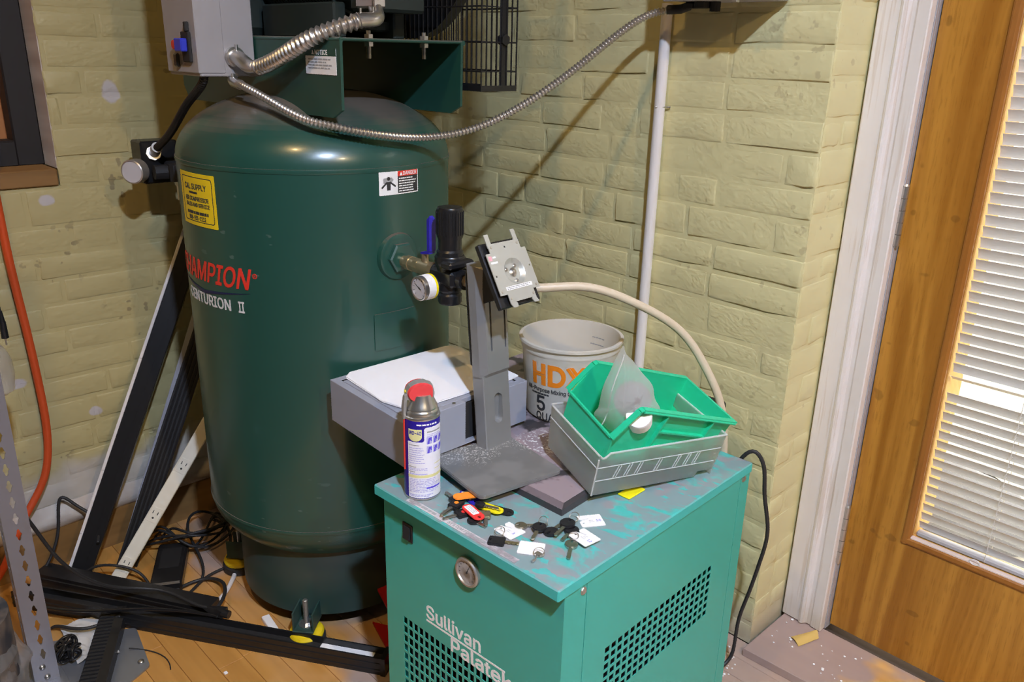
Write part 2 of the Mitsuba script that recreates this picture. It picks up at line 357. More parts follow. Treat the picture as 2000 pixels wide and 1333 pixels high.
struct('ceiling', box((-0.3, -4.7, 2.75), (5.0, 0.4, 2.85)), 'm_ceiling', False)
struct('wall_back', box((-0.3, -4.8, 0), (5.0, -4.6, 2.75)), 'm_otherwall', False)
struct('wall_side', box((4.9, -4.6, 0), (5.1, 0.4, 2.75)), 'm_otherwall', False)

def brick_mesh(L, H, seed):
    r = np.random.default_rng(seed); e = 0.0048
    xs = np.array([0, e * (0.8 + 0.5 * r.random()), L * 0.35, L * 0.68, L - e * (0.8 + 0.5 * r.random()), L]); ys = np.array([0, e * (0.8 + 0.5 * r.random()), H * 0.5, H - e * (0.8 + 0.5 * r.random()), H])
    proud = 0.0009 * r.standard_normal(); tx, ty = 0.0012 * r.standard_normal(2)
    v = []
    for i, x in enumerate(xs):
        for j, y in enumerate(ys):
            edge = i in (0, 5) or j in (0, 4)
            jx, jy = (0.0014 * r.standard_normal(2)) if not edge else (0.0007 * r.standard_normal(2))
            corner = (i in (1, 4)) and (j in (1, 3))
            n = (-0.0042 if edge else proud + tx * (x / L - 0.5) * 2 + ty * (y / H - 0.5) + 0.0007 * r.standard_normal() - 0.0012 * corner * r.random())
            v.append((x + jx, y + jy, n))
    f = []
    for i in range(5):
        for j in range(4):
            a, b, c, d = i * 5 + j, (i + 1) * 5 + j, (i + 1) * 5 + j + 1, i * 5 + j + 1
            f += [(a, b, c), (a, c, d)]
    return trimesh.Trimesh(v, f, process=False)
def courses(parent, bsdf, O, U, Nrm, u0, u1, joints, seed, skip=None, fixed=None):
    r = np.random.default_rng(seed); M = np.eye(4); M[:3, 0], M[:3, 1], M[:3, 2], M[:3, 3] = U, (0, 0, 1), Nrm, O; n = 0
    for k in range(len(joints) - 1):
        z0, z1 = joints[k], joints[k + 1]; u = u1
        first = True
        while u > u0 + 0.02:
            L = (0.105 if r.random() < 0.28 else 0.222) + 0.010 * r.standard_normal()
            if first: L = 0.075 + 0.15 * ((k % 2) ^ (r.random() < 0.15)) + 0.012 * r.random(); first = False
            if u - L < u0 + 0.05: L = u - u0
            a = u - L; u = a
            if skip and skip(a, a + L, z0, z1): continue
            m = brick_mesh(L - 0.006, z1 - z0 - 0.006 - 0.002 * r.random(), seed * 1000 + n); n += 1
            obj('brick', xf(m, M @ T_(a + 0.003, z0 + 0.003, 0)), bsdf, parent, True)
def T_(x, y, z):
    M = np.eye(4); M[:3, 3] = (x, y, z); return M
def fill(js, top, bottom=0.0, h=0.0705):
    js = sorted(js)
    while js[0] - h > bottom: js.insert(0, js[0] - h)
    js.insert(0, js[0] - h if js[0] > 0.03 else js[0] - 0.001)
    while js[-1] < top: js.append(js[-1] + h)
    return [max(j, 0.001) for j in js]
# right wall, its end turned in towards the door
XE = 1.494
struct('wall_right', cat([box((-0.3, 0.0026, 0), (XE - 0.0026, 0.30, 2.75))]), 'm_brick_right', False)
JR = fill([0.619, 0.703, 0.763, 0.847, 0.916, 0.982, 1.060, 1.128, 1.199, 1.268, 1.335], 1.68)
courses('wall_right', 'm_brick_right', (0, 0, 0), (1, 0, 0), (0, -1, 0), 0.0, XE + 0.001, JR, 11)
struct_holder('wall_reveal')
courses('wall_reveal', 'm_brick_right', (XE, 0, 0), (0, 1, 0), (1, 0, 0), -0.0005, 0.155, [j + 0.012 * (i % 2) for i, j in enumerate(JR)][1:], 12)
obj('upper_face', box((XE - 0.02, 0.0, 1.70), (XE - 0.001, 0.3, 2.75)), 'm_brick_right', 'wall_reveal', False)
struct('wall_door', cat([box((2.60, 0.19, 0), (5.0, 0.40, 2.75)), box((XE - 0.01, 0.19, 2.14), (2.62, 0.40, 2.75)), box((XE - 0.004, 0.195, 0), (1.585, 0.30, 2.2))]), 'm_otherwall', False)
# left wall with the window opening
WY, WZ = -0.992, 1.037
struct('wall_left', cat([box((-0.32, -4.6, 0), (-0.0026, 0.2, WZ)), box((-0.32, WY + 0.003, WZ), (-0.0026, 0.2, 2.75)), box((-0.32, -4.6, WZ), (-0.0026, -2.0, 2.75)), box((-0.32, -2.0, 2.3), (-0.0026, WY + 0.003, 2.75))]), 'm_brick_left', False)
JL = fill([0.317, 0.392, 0.468, 0.535, 0.602, 0.668, 0.736, 0.801, 0.868, 0.938, 1.035, 1.105, 1.180, 1.254, 1.317, 1.387, 1.451], 1.66, 0.19)
JL = [j for j in JL if j > 0.17]
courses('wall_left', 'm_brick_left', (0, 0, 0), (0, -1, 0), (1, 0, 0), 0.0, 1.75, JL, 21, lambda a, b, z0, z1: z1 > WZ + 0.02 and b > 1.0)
# short bricks that end at the window's edge
rr = np.random.default_rng(5)
Ml = np.eye(4); Ml[:3, 0], Ml[:3, 1], Ml[:3, 2] = (0, -1, 0), (0, 0, 1), (1, 0, 0)
def edge_fill():
    used = {}
    for k, s in list(scene.items()):
        if k.startswith('wall_left__brick'):
            v = meshkit.WRITTEN[s['filename']][0]; used.setdefault(round(float(v[:, 2].min()), 2), []).append(float(v[:, 1].min()))
    for i in range(len(JL) - 1):
        z0, z1 = JL[i], JL[i + 1]
        if z1 <= WZ + 0.02: continue
        ends = [e for z, es in used.items() if abs(z - z0) < 0.02 for e in es]
        a = -min(ends) + 0.003 if ends else 0.7
        if 0.992 - a > 0.03:
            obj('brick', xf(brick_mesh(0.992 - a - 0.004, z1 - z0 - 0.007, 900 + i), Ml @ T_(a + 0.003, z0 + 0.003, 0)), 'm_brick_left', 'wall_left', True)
edge_fill()
mat('m_plaster', mikit.proc(lambda p, n, uv: MX((0.36, 0.29, 0.24), (0.62, 0.58, 0.53), F(p.y * 16, p.z * 30, 3.0))), 0.7)
# battered skirting: a pale ledge over a bare lower strip
led = grid(lambda u, v: (0.0 + 0.028 * math.sin(math.pi * min(1, v * 1.0)) * (0.9 + 0.2 * meshkit.noise(np.array([u * 22, v, 0.0]))), -1.75 * u, 0.10 + 0.075 * v + 0.008 * meshkit.noise(np.array([u * 31, 2.0, v]))), 60, 7)
struct('baseboard_left', led, 'm_plaster', True, label='battered pale plaster skirting along the foot of the yellow wall')
obj('lower_strip', box((-0.002, -1.75, 0.0), (0.012, 0.0, 0.112)), 'm_windowwood', 'baseboard_left', False)
# window
struct_holder('window_1', 'dark framed window in the yellow brick wall')
obj('frame_stile', rbox((-0.16, -1.054, 1.078), (-0.10, WY + 0.002, 2.3), 0.004), 'm_windowdark', 'window_1')
obj('frame_rail', rbox((-0.16, -2.0, 1.078), (-0.098, -1.05, 1.142), 0.004), 'm_windowdark', 'window_1')
obj('sill', rbox((-0.16, -2.0, WZ + 0.002), (0.006, WY - 0.003, 1.080), 0.003), 'm_windowwood', 'window_1')
obj('board', box((-0.19, -2.0, 1.13), (-0.17, -1.04, 2.3)), 'm_curtain', 'window_1', False)
obj('reveal', box((-0.101, WY + 0.0005, 1.08), (-0.006, WY + 0.006, 2.3)), 'm_plaster', 'window_1', False)

# door casing, jamb, door
prof = Polygon([(1.497, 0.2), (1.497, 0.150), (1.500, 0.147), (1.543, 0.145), (1.546, 0.141), (1.551, 0.139), (1.556, 0.141), (1.558, 0.146), (1.563, 0.151), (1.572, 0.151), (1.577, 0.147), (1.600, 0.145), (1.6025, 0.147), (1.6025, 0.2)])
struct('trim_1', prism(prof, 2.08, z0=0.026), 'm_trim', 20, label='white painted door casing with a worn moulded face')
struct('trim_2', prism(affinity.translate(affinity.scale(prof, -1, 1, origin=(0, 0)), 4.118, 0), 2.08, z0=0.026), 'm_trim', 20)
struct('trim_3', rbox((1.497, 0.145, 2.106), (2.62, 0.2, 2.2), 0.003), 'm_trim')
struct('trim_4', cat([box((1.586, 0.176, 0.024), (1.6058, 0.30, 2.11)), box((1.603, 0.168, 0.024), (1.6052, 0.18, 2.11)), box((2.510, 0.17, 0.024), (2.53, 0.30, 2.11)), box((1.59, 0.17, 2.096), (2.53, 0.30, 2.115))]), 'm_jamb', False, label='grey metal door jamb')
struct_holder('door_1', 'orange varnished wooden door with a glazed upper part')
D0, D1, DY0, DY1, DZ0, DZ1 = 1.6085, 2.508, 0.185, 0.229, 0.034, 2.092
O0, O1, P0, P1 = 1.750, 2.367, 0.352, 1.90
slab = prism(sbox(D0, DZ0, D1, DZ1).difference(sbox(O0, P0, O1, P1)), DY1 - DY0, frame((0, DY1, 0), (1, 0, 0), Y=(0, 0, 1)))
obj('slab', slab, 'm_door', 'door_1', False)
def bead(a, b, inward):
    """glazing bead from a to b on the door's face, its cross-section stepping down into the opening"""
    a, b, inward = (np.array(q, float) for q in (a, b, inward)); sec = [(-0.016, 0), (-0.0155, 0.004), (-0.012, 0.0055), (-0.004, 0.0045), (0.0015, 0.0), (0.0015, -0.012), (-0.016, -0.012)]
    out = np.array([0, -1, 0]); v = [p + inward * s + out * h for p in (a, b) for s, h in sec]; n = len(sec); f = []
    for i in range(n):
        j = (i + 1) % n; f += [(i, j, n + j), (i, n + j, n + i)]
    return hull(v) if False else trimesh.Trimesh(v, f + [(0, k + 1, k) for k in range(1, n - 1)] + [(n, n + k, n + k + 1) for k in range(1, n - 1)], process=False)
g = 0.016
obj('glazing_bead', bead((O0, DY0, P0 - g), (O0, DY0, P1 + g), (1, 0, 0)), 'm_bead', 'door_1', False)
obj('glazing_bead', bead((O1, DY0, P1 + g), (O1, DY0, P0 - g), (-1, 0, 0)), 'm_bead', 'door_1', False)
obj('glazing_bead', bead((O1 + g, DY0, P0), (O0 - g, DY0, P0), (0, 0, 1)), 'm_bead', 'door_1', False)
obj('glazing_bead', bead((O0 - g, DY0, P1), (O1 + g, DY0, P1), (0, 0, -1)), 'm_bead', 'door_1', False)
mat('m_stop', (0.62, 0.36, 0.10), 0.5)
obj('opening_lining', cat([box((O0, DY0 + 0.012, P0), (O0 + 0.004, DY1 + 0.07, P1)), box((O1 - 0.004, DY0 + 0.012, P0), (O1, DY1 + 0.07, P1)), box((O0, DY0 + 0.012, P0), (O1, DY1 + 0.01, P0 + 0.004))]), 'm_stop', 'door_1', False)
pane = grid(lambda u, v: (O0 + (O1 - O0) * u, DY1 - 0.004, P0 + (P1 - P0) * v), 2, 2)
obj('pane', pane, 'm_glass', 'door_1', False)
def hinge(z0, z1):
    hx, hy = 1.6065, 0.171; n = 5; d = (z1 - z0) / n
    hk = obj('hinge', cat([cyl((hx, hy, z0 + i * d + 0.0006), (hx, hy, z0 + (i + 1) * d - 0.0006), 0.0072, n=14) for i in range(n)] + [cyl((hx, hy, z0 - 0.004), (hx, hy, z1 + 0.004), 0.0045, n=10), cyl((hx, hy, z1), (hx, hy, z1 + 0.005), 0.0075, 0.005, 14)]), 'm_steel', 'door_1')
    obj('leaf', cat([box((hx - 0.001, hy, z0), (hx + 0.001, hy + 0.03, z1)), box((hx - 0.012, hy + 0.003, z0), (hx - 0.003, hy + 0.007, z1))]), 'm_steel', hk, False)
hinge(1.010, 1.137); hinge(0.222, 0.375)
# blind in the door's window
bl = thing('window_blind', 'grey horizontal slat blind over the window of the wooden door', 'blind')
t = np.linspace(-0.0125, 0.0125, 7); crown = 0.0016 * (1 - (t / 0.0125) ** 2)
sec2 = Polygon(np.r_[np.c_[t, crown], np.c_[t, crown - 0.0004][::-1]])
SX0, SX1 = O0 + 0.0075, O1 - 0.0075
slat_dicts = {}
def slat(z, tilt):
    a = math.radians(tilt); w, nrm = np.array([0, -math.cos(a), math.sin(a)]), np.array([0, -math.sin(a), -math.cos(a)])
    M = np.eye(4); M[:3, 0], M[:3, 1], M[:3, 2], M[:3, 3] = w, -nrm, (1, 0, 0), (SX0, 0.205, z)
    if np.linalg.det(M[:3, :3]) < 0: M[:3, 2] = (-1, 0, 0); M[0, 3] = SX1
    obj('slat', xf(prism(sec2, SX1 - SX0), M), 'm_slat', bl, 40)
z = 0.3855; k = 0; zs = []
while z < 1.66:
    t_ = 63 + 1.2 * rng.standard_normal()
    if k == 16: t_ = 30
    if k == 15: k += 1; z += 0.0226; continue
    slat(z, t_); zs.append(z); z += 0.0226; k += 1
obj('bottom_rail', rbox((SX0, 0.1955, P0 + 0.0055), (SX1, 0.2155, P0 + 0.0175), 0.003), 'm_jamb', bl)
obj('head_rail', rbox((SX0, 0.190, P1 - 0.03), (SX1, 0.216, P1 - 0.004), 0.002), 'm_slat', bl)
for lx in (1.905, 2.20):
    obj('ladder_cord', cat([tube([(lx + 0.0012 * s, 0.205 + 0.0135 * s, P0 + 0.01), (lx + 0.0012 * s, 0.205 + 0.0135 * s, P1 - 0.02)], 0.0007, 6) for s in (-1, 1)] + [tube([(lx, 0.1915, zz + 0.004), (lx, 0.2185, zz - 0.004)], 0.0005, 5) for zz in zs]), 'm_slat', bl)
obj('pull_ring', tube([(1.888 + 0.010 * math.cos(q), 0.183, P0 + 0.006 + 0.006 * math.sin(q)) for q in np.linspace(0, 2 * math.pi, 24)], 0.0012, 6), 'm_slat', bl)
obj('sill_ledge', rbox((O0 + 0.001, 0.1835, P0 - 0.002), (O1 - 0.001, 0.197, P0 + 0.0035), 0.001), 'm_rail', bl, label='pinkish painted ledge under the blind')
# outside
struct('outdoor_ground', box((-8, 0.41, -0.25), (14, 24, -0.12)), 'm_pavement', False)
rs = np.random.default_rng(3)
def stone(c, r, seed):
    s = trimesh.creation.icosphere(2, 1.0); s.vertices *= np.array(r) * (0.75 + 0.5 * meshkit.noise(s.vertices * 1.7 + seed)[:, None]); return mv(s, *c)
whole('garden_stone', stone((1.50, 1.18, -0.05), (0.32, 0.16, 0.16), 1), 'm_stone', 'bluish grey stone outside, seen through the gap in the blind', 'stone')
# plywood threshold
whole('plywood_board', hull([(x, y, z) for z in (0.001, 0.0205) for x, y in ((1.503, -0.048), (2.72, 0.012), (2.70, 0.168), (1.503, 0.168))] + [(x, y, 0.022) for x, y in ((1.5045, -0.0465), (2.718, 0.0135), (2.698, 0.167), (1.5045, 0.167))]), 'm_plywood', 'dusty plywood board lying on the floor at the foot of the wooden door', 'board', smooth=False)

# ------------------------------------------------------------------ air compressor
TC, TR = np.array([0.564, -0.595]), 0.305
ac = thing('air_compressor', 'tall dark green vertical-tank air compressor standing in the brick corner', 'air compressor')
TX = T_(TC[0], TC[1], 0)
a = np.linspace(0, math.pi / 2, 22)
prof = [(TR * math.cos(q) ** 0.92 if q < 1.57 else 0, 0.322 - 0.150 * math.sin(q)) for q in a[::-1]]
prof += [(TR, 0.34), (TR, 0.6), (TR, 0.9), (TR, 1.135)]
prof += [(TR * math.cos(q) ** 0.92 if q < 1.57 else 0, 1.150 + 0.146 * math.sin(q)) for q in a]
prof[0] = (0, prof[0][1]); prof[-1] = (0, prof[-1][1])
obj('tank', xf(lathe(prof, 96), TX), 'm_tank', ac, 40)
def ring(R, z, h, t): return xf(lathe([(R - 0.004, z - h), (R + t * 0.6, z - h * 0.75), (R + t, z), (R + t * 0.6, z + h * 0.75), (R - 0.004, z + h)], 96), TX)
obj('weld_seam', ring(TR, 1.147, 0.006, 0.0022), 'm_tank', ac); obj('weld_seam', ring(TR, 0.322, 0.006, 0.0022), 'm_tank', ac)
obj('skirt', xf(lathe([(0.238, 0.055), (0.246, 0.055), (0.246, 0.235), (0.238, 0.235)], 80), TX), 'm_skirt', ac, 30)
# feet: bent channel, threaded bolt, yellow-edged pad
def foot(deg):
    d = np.array([math.cos(math.radians(deg)), math.sin(math.radians(deg)), 0]); c = np.array([TC[0], TC[1], 0]) + d * 0.246
    M = frame(c, d, Z=(0, 0, 1))
    w, L, th = 0.026, 0.062, 0.004
    fk = obj('foot', xf(cat([rbox((-0.03, -w, 0.046), (L, w, 0.046 + th), 0.001), rbox((-0.03, -w, 0.046), (L - 0.004, -w + th, 0.098), 0.001), rbox((-0.03, w - th, 0.046), (L - 0.004, w, 0.098), 0.001)]), M), 'm_skirt', ac)
    bolt = [(0, 0.020)]; z = 0.02
    while z < 0.118: bolt += [(0.0060, z), (0.0066, z + 0.0012), (0.0060, z + 0.0024)]; z += 0.0024
    bolt += [(0.005, 0.1195), (0, 0.1195)]
    obj('bolt', xf(lathe(bolt, 14), M @ T_(0.030, 0, 0)), 'm_steel', fk, False)
    obj('nut', xf(cat([lathe([(0, 0.050), (0.0115, 0.050), (0.0115, 0.058), (0, 0.058)], 6), lathe([(0.006, 0.0499), (0.019, 0.0499), (0.019, 0.052), (0.006, 0.052)], 24)]), M @ T_(0.030, 0, 0)), 'm_zinc', fk, False)
    obj('pad', xf(lathe([(0, 0.022), (0.030, 0.022), (0.041, 0.024), (0.0425, 0.031), (0.039, 0.037), (0.02, 0.041), (0, 0.042)], 40), M @ T_(0.034, 0, 0)), 'm_yellow', fk, 40, label='yellow isolation pad')
    obj('rubber_base', xf(lathe([(0, 0.0005), (0.043, 0.0005), (0.046, 0.004), (0.0455, 0.020), (0.040, 0.023), (0, 0.023)], 40), M @ T_(0.034, 0, 0)), 'm_rubber', fk, 40)
for deg in (-48.5, -138.0, 41.5, 131.5): foot(deg)
# pump platform: a bent channel saddled on the dome
def plate_with_dome_cut(y):
    xs = np.linspace(0.17, 0.88, 60); r2 = (xs - TC[0]) ** 2 + (y - TC[1]) ** 2
    low = [1.266 if abs(x - 0.525) > 0.3 else 1.250 for x in xs]
    return Polygon([(0.17, 1.398), (0.17, 1.285), (0.195, 1.252), (0.845, 1.252), (0.878, 1.268), (0.88, 1.398)])
br = obj('platform', rbox((0.17, -0.722, 1.394), (0.88, -0.42, 1.400), 0.002), 'm_green', ac)
obj('side_plate', prism(plate_with_dome_cut(-0.722), 0.006, frame((0, -0.716, 0), (1, 0, 0), Y=(0, 0, 1))), 'm_green', br, False)
obj('side_plate', prism(plate_with_dome_cut(-0.42), 0.006, frame((0, -0.42, 0), (1, 0, 0), Y=(0, 0, 1))), 'm_green', br, False)
bend_arc = [(0.006 * 0, 0)]
for y, s in ((-0.722, 1), (-0.414, -1)):
    obj('bend', cat([tube([(0.171, y + s * 0.004, 1.396), (0.879, y + s * 0.004, 1.396)], 0.005, 14)]), 'm_green', br)
for bx, by in ((0.82, -0.616), (0.82, -0.477), (0.30, -0.616), (0.30, -0.477)):
    obj('bolt', cat([cyl((bx, by, 1.362), (bx, by, 1.415), 0.0045, n=12), cyl((bx, by, 1.385), (bx, by, 1.3935), 0.0095, n=6), cyl((bx, by, 1.4005), (bx, by, 1.408), 0.0095, n=6)]), 'm_zinc', br, False)
# motor, pump, flywheel, guard (only their feet reach into the picture)
mo = obj('motor', cat([cyl((0.40, -0.54, 1.545), (0.74, -0.54, 1.545), 0.095, n=40)] + [cyl((0.43 + 0.012 * i, -0.54, 1.545), (0.435 + 0.012 * i, -0.54, 1.545), 0.101, n=40) for i in range(22)] +
    [rbox((0.42, -0.63, 1.400), (0.72, -0.60, 1.47), 0.004), rbox((0.42, -0.48, 1.400), (0.72, -0.45, 1.47), 0.004), rbox((0.44, -0.62, 1.415), (0.70, -0.46, 1.44), 0.004)]), 'm_motor', ac)
obj('junction_box', rbox((0.74, -0.605, 1.452), (0.80, -0.455, 1.56), 0.006), 'm_motor', mo)
pu = obj('pump', cat([rbox((0.19, -0.70, 1.400), (0.40, -0.47, 1.63), 0.02), cyl((0.30, -0.715, 1.475), (0.30, -0.69, 1.475), 0.075, n=32), cyl((0.30, -0.725, 1.475), (0.30, -0.71, 1.475), 0.045, n=24)] +
    [cyl((0.30 + 0.06 * math.cos(q), -0.72, 1.475 + 0.06 * math.sin(q)), (0.30 + 0.06 * math.cos(q), -0.71, 1.475 + 0.06 * math.sin(q)), 0.007, n=6) for q in np.arange(0, 6.2, 1.047)]), 'm_motor', ac)
end = obj('end_bell', cat([cyl((0.74, -0.54, 1.545), (0.757, -0.54, 1.545), 0.092, 0.078, 40), xf(lathe([(0.03, 0), (0.05, 0.012), (0.062, 0.012), (0.066, 0.0), (0.055, -0.002)], 36), frame((0.757, -0.54, 1.545), (0, 1, 0), Y=(0, 0, 1)))]), 'm_motor', mo)
fly = cyl((0.60, -0.345, 1.62), (0.60, -0.315, 1.62), 0.215, n=64)
obj('flywheel', cat([fly] + [cyl((0.60, -0.35, 1.62), (0.60, -0.30, 1.62), 0.04, n=24)]), 'm_black', ac)
wires = []
gx0, gx1, gy0, gy1, gz0, gz1 = 0.16, 0.902, -0.388, -0.285, 1.303, 1.72
for x in np.arange(gx0, gx1 + 0.001, 0.0165):
    for y in (gy0, gy1): wires.append(cyl((x, y, gz0), (x, y, gz1), 0.0016, n=6))
for y in np.linspace(gy0, gy1, 8):
    wires.append(cyl((gx1, y, gz0), (gx1, y, gz1), 0.0016, n=6))
for z in (1.34, 1.40, 1.47, 1.56, 1.65, 1.715):
    wires.append(tube([(gx0, gy0, z), (gx1, gy0, z), (gx1, gy1, z), (gx0, gy1, z)], 0.0018, 6))
bg = obj('belt_guard', cat(wires), 'm_black', ac, False)
obj('tray', cat([rbox((gx0, gy0 - 0.002, gz0 - 0.004), (gx1 + 0.002, gy1 + 0.002, gz0 - 0.001), 0.001), box((gx0, gy0 - 0.003, gz0 - 0.004), (gx1 + 0.002, gy0 - 0.001, gz0 + 0.012)), box((gx1, gy0 - 0.003, gz0 - 0.004), (gx1 + 0.003, gy1, gz0 + 0.008))]), 'm_black', bg, False)
obj('stay', cat([rbox((gx1 - 0.004, gy0 + 0.055, gz0), (gx1 - 0.001, gy0 + 0.078, gz1), 0.001), cyl((gx1 - 0.012, gy0 + 0.066, 1.405), (gx1 + 0.006, gy0 + 0.066, 1.405), 0.012, n=6)]), 'm_black', bg, False)
# stickers and lettering on the shell
def on_tank(mesh, th0, z0, off=0.0006): return bend(mesh, TC, TR, th0, z0, off)
def flat(x0, y0, x1, y1, r=0.0015, d=0.0006): return prism(rrect(x0, y0, x1, y1, r), d)
th = lambda w: math.degrees(w / TR)
ss = obj('supply_sticker', on_tank(flat(0, 0, 0.138, 0.110), -98.8, 1.020), 'm_yellow', ac, True, label='yellow supply sticker with black print')
frm = prism(rrect(0.012, 0.008, 0.130, 0.102, 0.006).difference(rrect(0.0135, 0.0095, 0.1285, 0.1005, 0.005)), 0.0003)
tx = lambda s, h, x, y, w=None, b=True: mv(text(s, h, w, b, 0.0004), x, y)
obj('lettering', on_tank(cat([frm, tx('CAL SUPPLY', 0.0115, 0.026, 0.076, 0.085), mv(bars(0, 0.038, [0.0], 0.004, 1), 0.045, 0.069), tx('AIR COMPRESSOR', 0.009, 0.024, 0.052, 0.092), tx('SALES AND SERVICE', 0.008, 0.026, 0.040, 0.092),
    mv(bars(0, 0.09, [0.0], 0.006, 2), 0.028, 0.027), tx('888-555-2212', 0.0085, 0.034, 0.012, 0.068)]), -98.8, 1.020, 0.0013), 'm_print', ss, True)
ds = obj('danger_sticker', on_tank(flat(0, 0, 0.103, 0.0505), -7.4, 1.0945), 'm_white', ac, True, label='white, red and black danger sticker')
obj('black_panel', on_tank(flat(0.0455, 0.0025, 0.1005, 0.037, 0.0005), -7.4, 1.0945, 0.0010), 'm_print', ds, True)
obj('red_band', on_tank(flat(0.0455, 0.037, 0.1005, 0.048, 0.0005), -7.4, 1.0945, 0.0010), 'm_textred', ds, True)
obj('lettering', on_tank(cat([tx('DANGER', 0.0075, 0.059, 0.039, 0.038), prism(Polygon([(0.050, 0.0385), (0.058, 0.0385), (0.054, 0.0460)]), 0.0004)] + [mv(bars(0, 0.049, [0.0], 0.0024, 10 + i), 0.048, 0.0325 - 0.0052 * i) for i in range(6)]), -7.4, 1.0945, 0.0016), 'm_white', ds, True)
pict = unary_union([Point(0.0225, 0.034).buffer(0.0037), Polygon([(0.0175, 0.027), (0.0275, 0.027), (0.0265, 0.010), (0.0185, 0.010)]), LineString([(0.018, 0.026), (0.007, 0.016)]).buffer(0.0018), LineString([(0.027, 0.026), (0.038, 0.018)]).buffer(0.0018)])
obj('gas_cloud', on_tank(prism(Polygon([(0.010, 0.024), (0.010, 0.035), (0.030, 0.036), (0.035, 0.031), (0.030, 0.026)]), 0.0003), -7.4, 1.0945, 0.0010), 'm_greyprint', ds, True)
obj('pictogram', on_tank(prism(pict, 0.0004), -7.4, 1.0945, 0.0013), 'm_print', ds, True)
ch = text('CHAMPION', 0.043, 0.268, True); ch.vertices[:, 0] += 0.24 * ch.vertices[:, 1]
obj('brand_lettering', on_tank(mv(ch, -0.275, 0), -59.5, 0.901), 'm_textred', ac, True, label='red lettering')
obj('registered_mark', on_tank(cat([prism(Point(0, 0).buffer(0.0055).difference(Point(0, 0).buffer(0.0042)), 0.0005), mv(text('R', 0.006), -0.002, -0.003)]), -57.6, 0.931), 'm_textred', ac, True)
swoosh = Polygon([(-0.27, 0.0), (-0.14, -0.012), (0, 0.0), (-0.14, -0.020)])
obj('swoosh', on_tank(prism(swoosh, 0.0005), -60.0, 0.892), 'm_navy', ac, True)
obj('model_lettering', on_tank(mv(text('CENTURION', 0.0235, 0.170, True), -0.208, 0), -63.0, 0.848), 'm_textwhite', ac, True)
obj('model_lettering', on_tank(mv(text('II', 0.0235, 0.0155, True), -0.0175, 0), -63.0, 0.848), 'm_textwhite', ac, True)
npl = prism(rrect(0, 0, 0.108, 0.083, 0.004), 0.004)
obj('nameplate', on_tank(npl, -11.3, 0.758, -0.001), 'm_tank', ac, 30)
# notice sticker on the platform's side plate
NM = frame((0.757, -0.7225, 1.3315), (1, 0, 0), Y=(0, 0, 1))
ns = obj('notice_sticker', xf(flat(0, 0, 0.110, 0.048), NM), 'm_white', ac, False, label='green and white notice sticker')
obj('green_band', xf(flat(0.0, 0.034, 0.110, 0.048, 0.0003), NM @ T_(0, 0, 0.0004)), 'm_green', ns, False)
obj('lettering', xf(cat([mv(text('NOTICE', 0.0085, 0.045, True, 0.0004), 0.036, 0.0365), prism(Polygon([(0.024, 0.0365), (0.033, 0.0365), (0.0285, 0.045)]), 0.0004)]), NM @ T_(0, 0, 0.0008)), 'm_white', ns, False)
obj('fine_print', xf(cat([mv(bars(0, 0.088, [0.0], 0.0028, 30 + i), 0.010, 0.028 - 0.0055 * i) for i in range(4)]), NM @ T_(0, 0, 0.0006)), 'm_greyprint', ns, False)
# outlet bung
BM = frame((0.866, -0.592, 0.962), (0, 1, 0), Y=(0, 0, 1))
pf = obj('port_flange', xf(lathe([(0.052, -0.006), (0.052, 0.002), (0.049, 0.009), (0.040, 0.013), (0, 0.013)], 40), BM), 'm_tank', ac, 35)
obj('hex_plug', xf(cat([lathe([(0, 0.012), (0.034, 0.012), (0.034, 0.022), (0.030, 0.0245), (0, 0.0245)], 6)]), BM), 'm_tank', pf, False)

# ------------------------------------------------------------------ regulator on the outlet
rg = thing('air_regulator', 'black air regulator with round gauge on the green tank outlet', 'air regulator')
Y0, Z0 = -0.592, 0.955
ax = lambda x: (x, Y0, Z0)
obj('nipple', cat([cyl(ax(0.888), ax(0.905), 0.0125, n=20), cyl(ax(0.905), ax(0.918), 0.0165, n=8), cyl(ax(0.918), ax(0.935), 0.0145, n=20), cyl(ax(0.935), ax(0.948), 0.0165, n=8)]), 'm_brass', rg, 30)
vb = obj('valve_body', cat([cyl(ax(0.945), ax(0.985), 0.0155, n=20), cyl(ax(0.985), ax(1.0), 0.0175, n=8), cyl((0.963, Y0, Z0), (0.963, Y0, Z0 + 0.034), 0.0075, n=14)]), 'm_brass', rg, 30)
obj('tape', cyl(ax(0.9995), ax(1.0045), 0.0152, n=20), 'm_white', rg)
obj('handle', cat([hull([(0.958, Y0 - 0.008, Z0 + 0.030), (0.985, Y0 - 0.008, Z0 + 0.034), (0.958, Y0 + 0.008, Z0 + 0.030), (0.985, Y0 + 0.008, Z0 + 0.034), (0.958, Y0 - 0.008, Z0 + 0.034), (0.985, Y0 - 0.008, Z0 + 0.040), (0.958, Y0 + 0.008, Z0 + 0.034), (0.985, Y0 + 0.008, Z0 + 0.040)]),
    hull([(0.980, Y0 - s, Z0 + z) for s in (-0.0085, 0.0085) for z in (0.040, 0.104)] + [(0.988, Y0 - s, Z0 + z) for s in (-0.0085, 0.0085) for z in (0.040, 0.104)] + [(0.984, Y0 - s, Z0 + 0.112) for s in (-0.004, 0.004)])]), 'm_tagblue', vb, 30, label='dark blue lever')
RX = 1.043
RM = T_(RX, Y0, 0)
body = lathe([(0, 0.898), (0.022, 0.898), (0.0245, 0.903), (0.0245, 0.917), (0.021, 0.921), (0.023, 0.925), (0.026, 0.93), (0.026, 0.972), (0.0285, 0.978), (0.031, 0.984), (0.031, 0.994), (0.0285, 0.998), (0, 0.998)], 36)
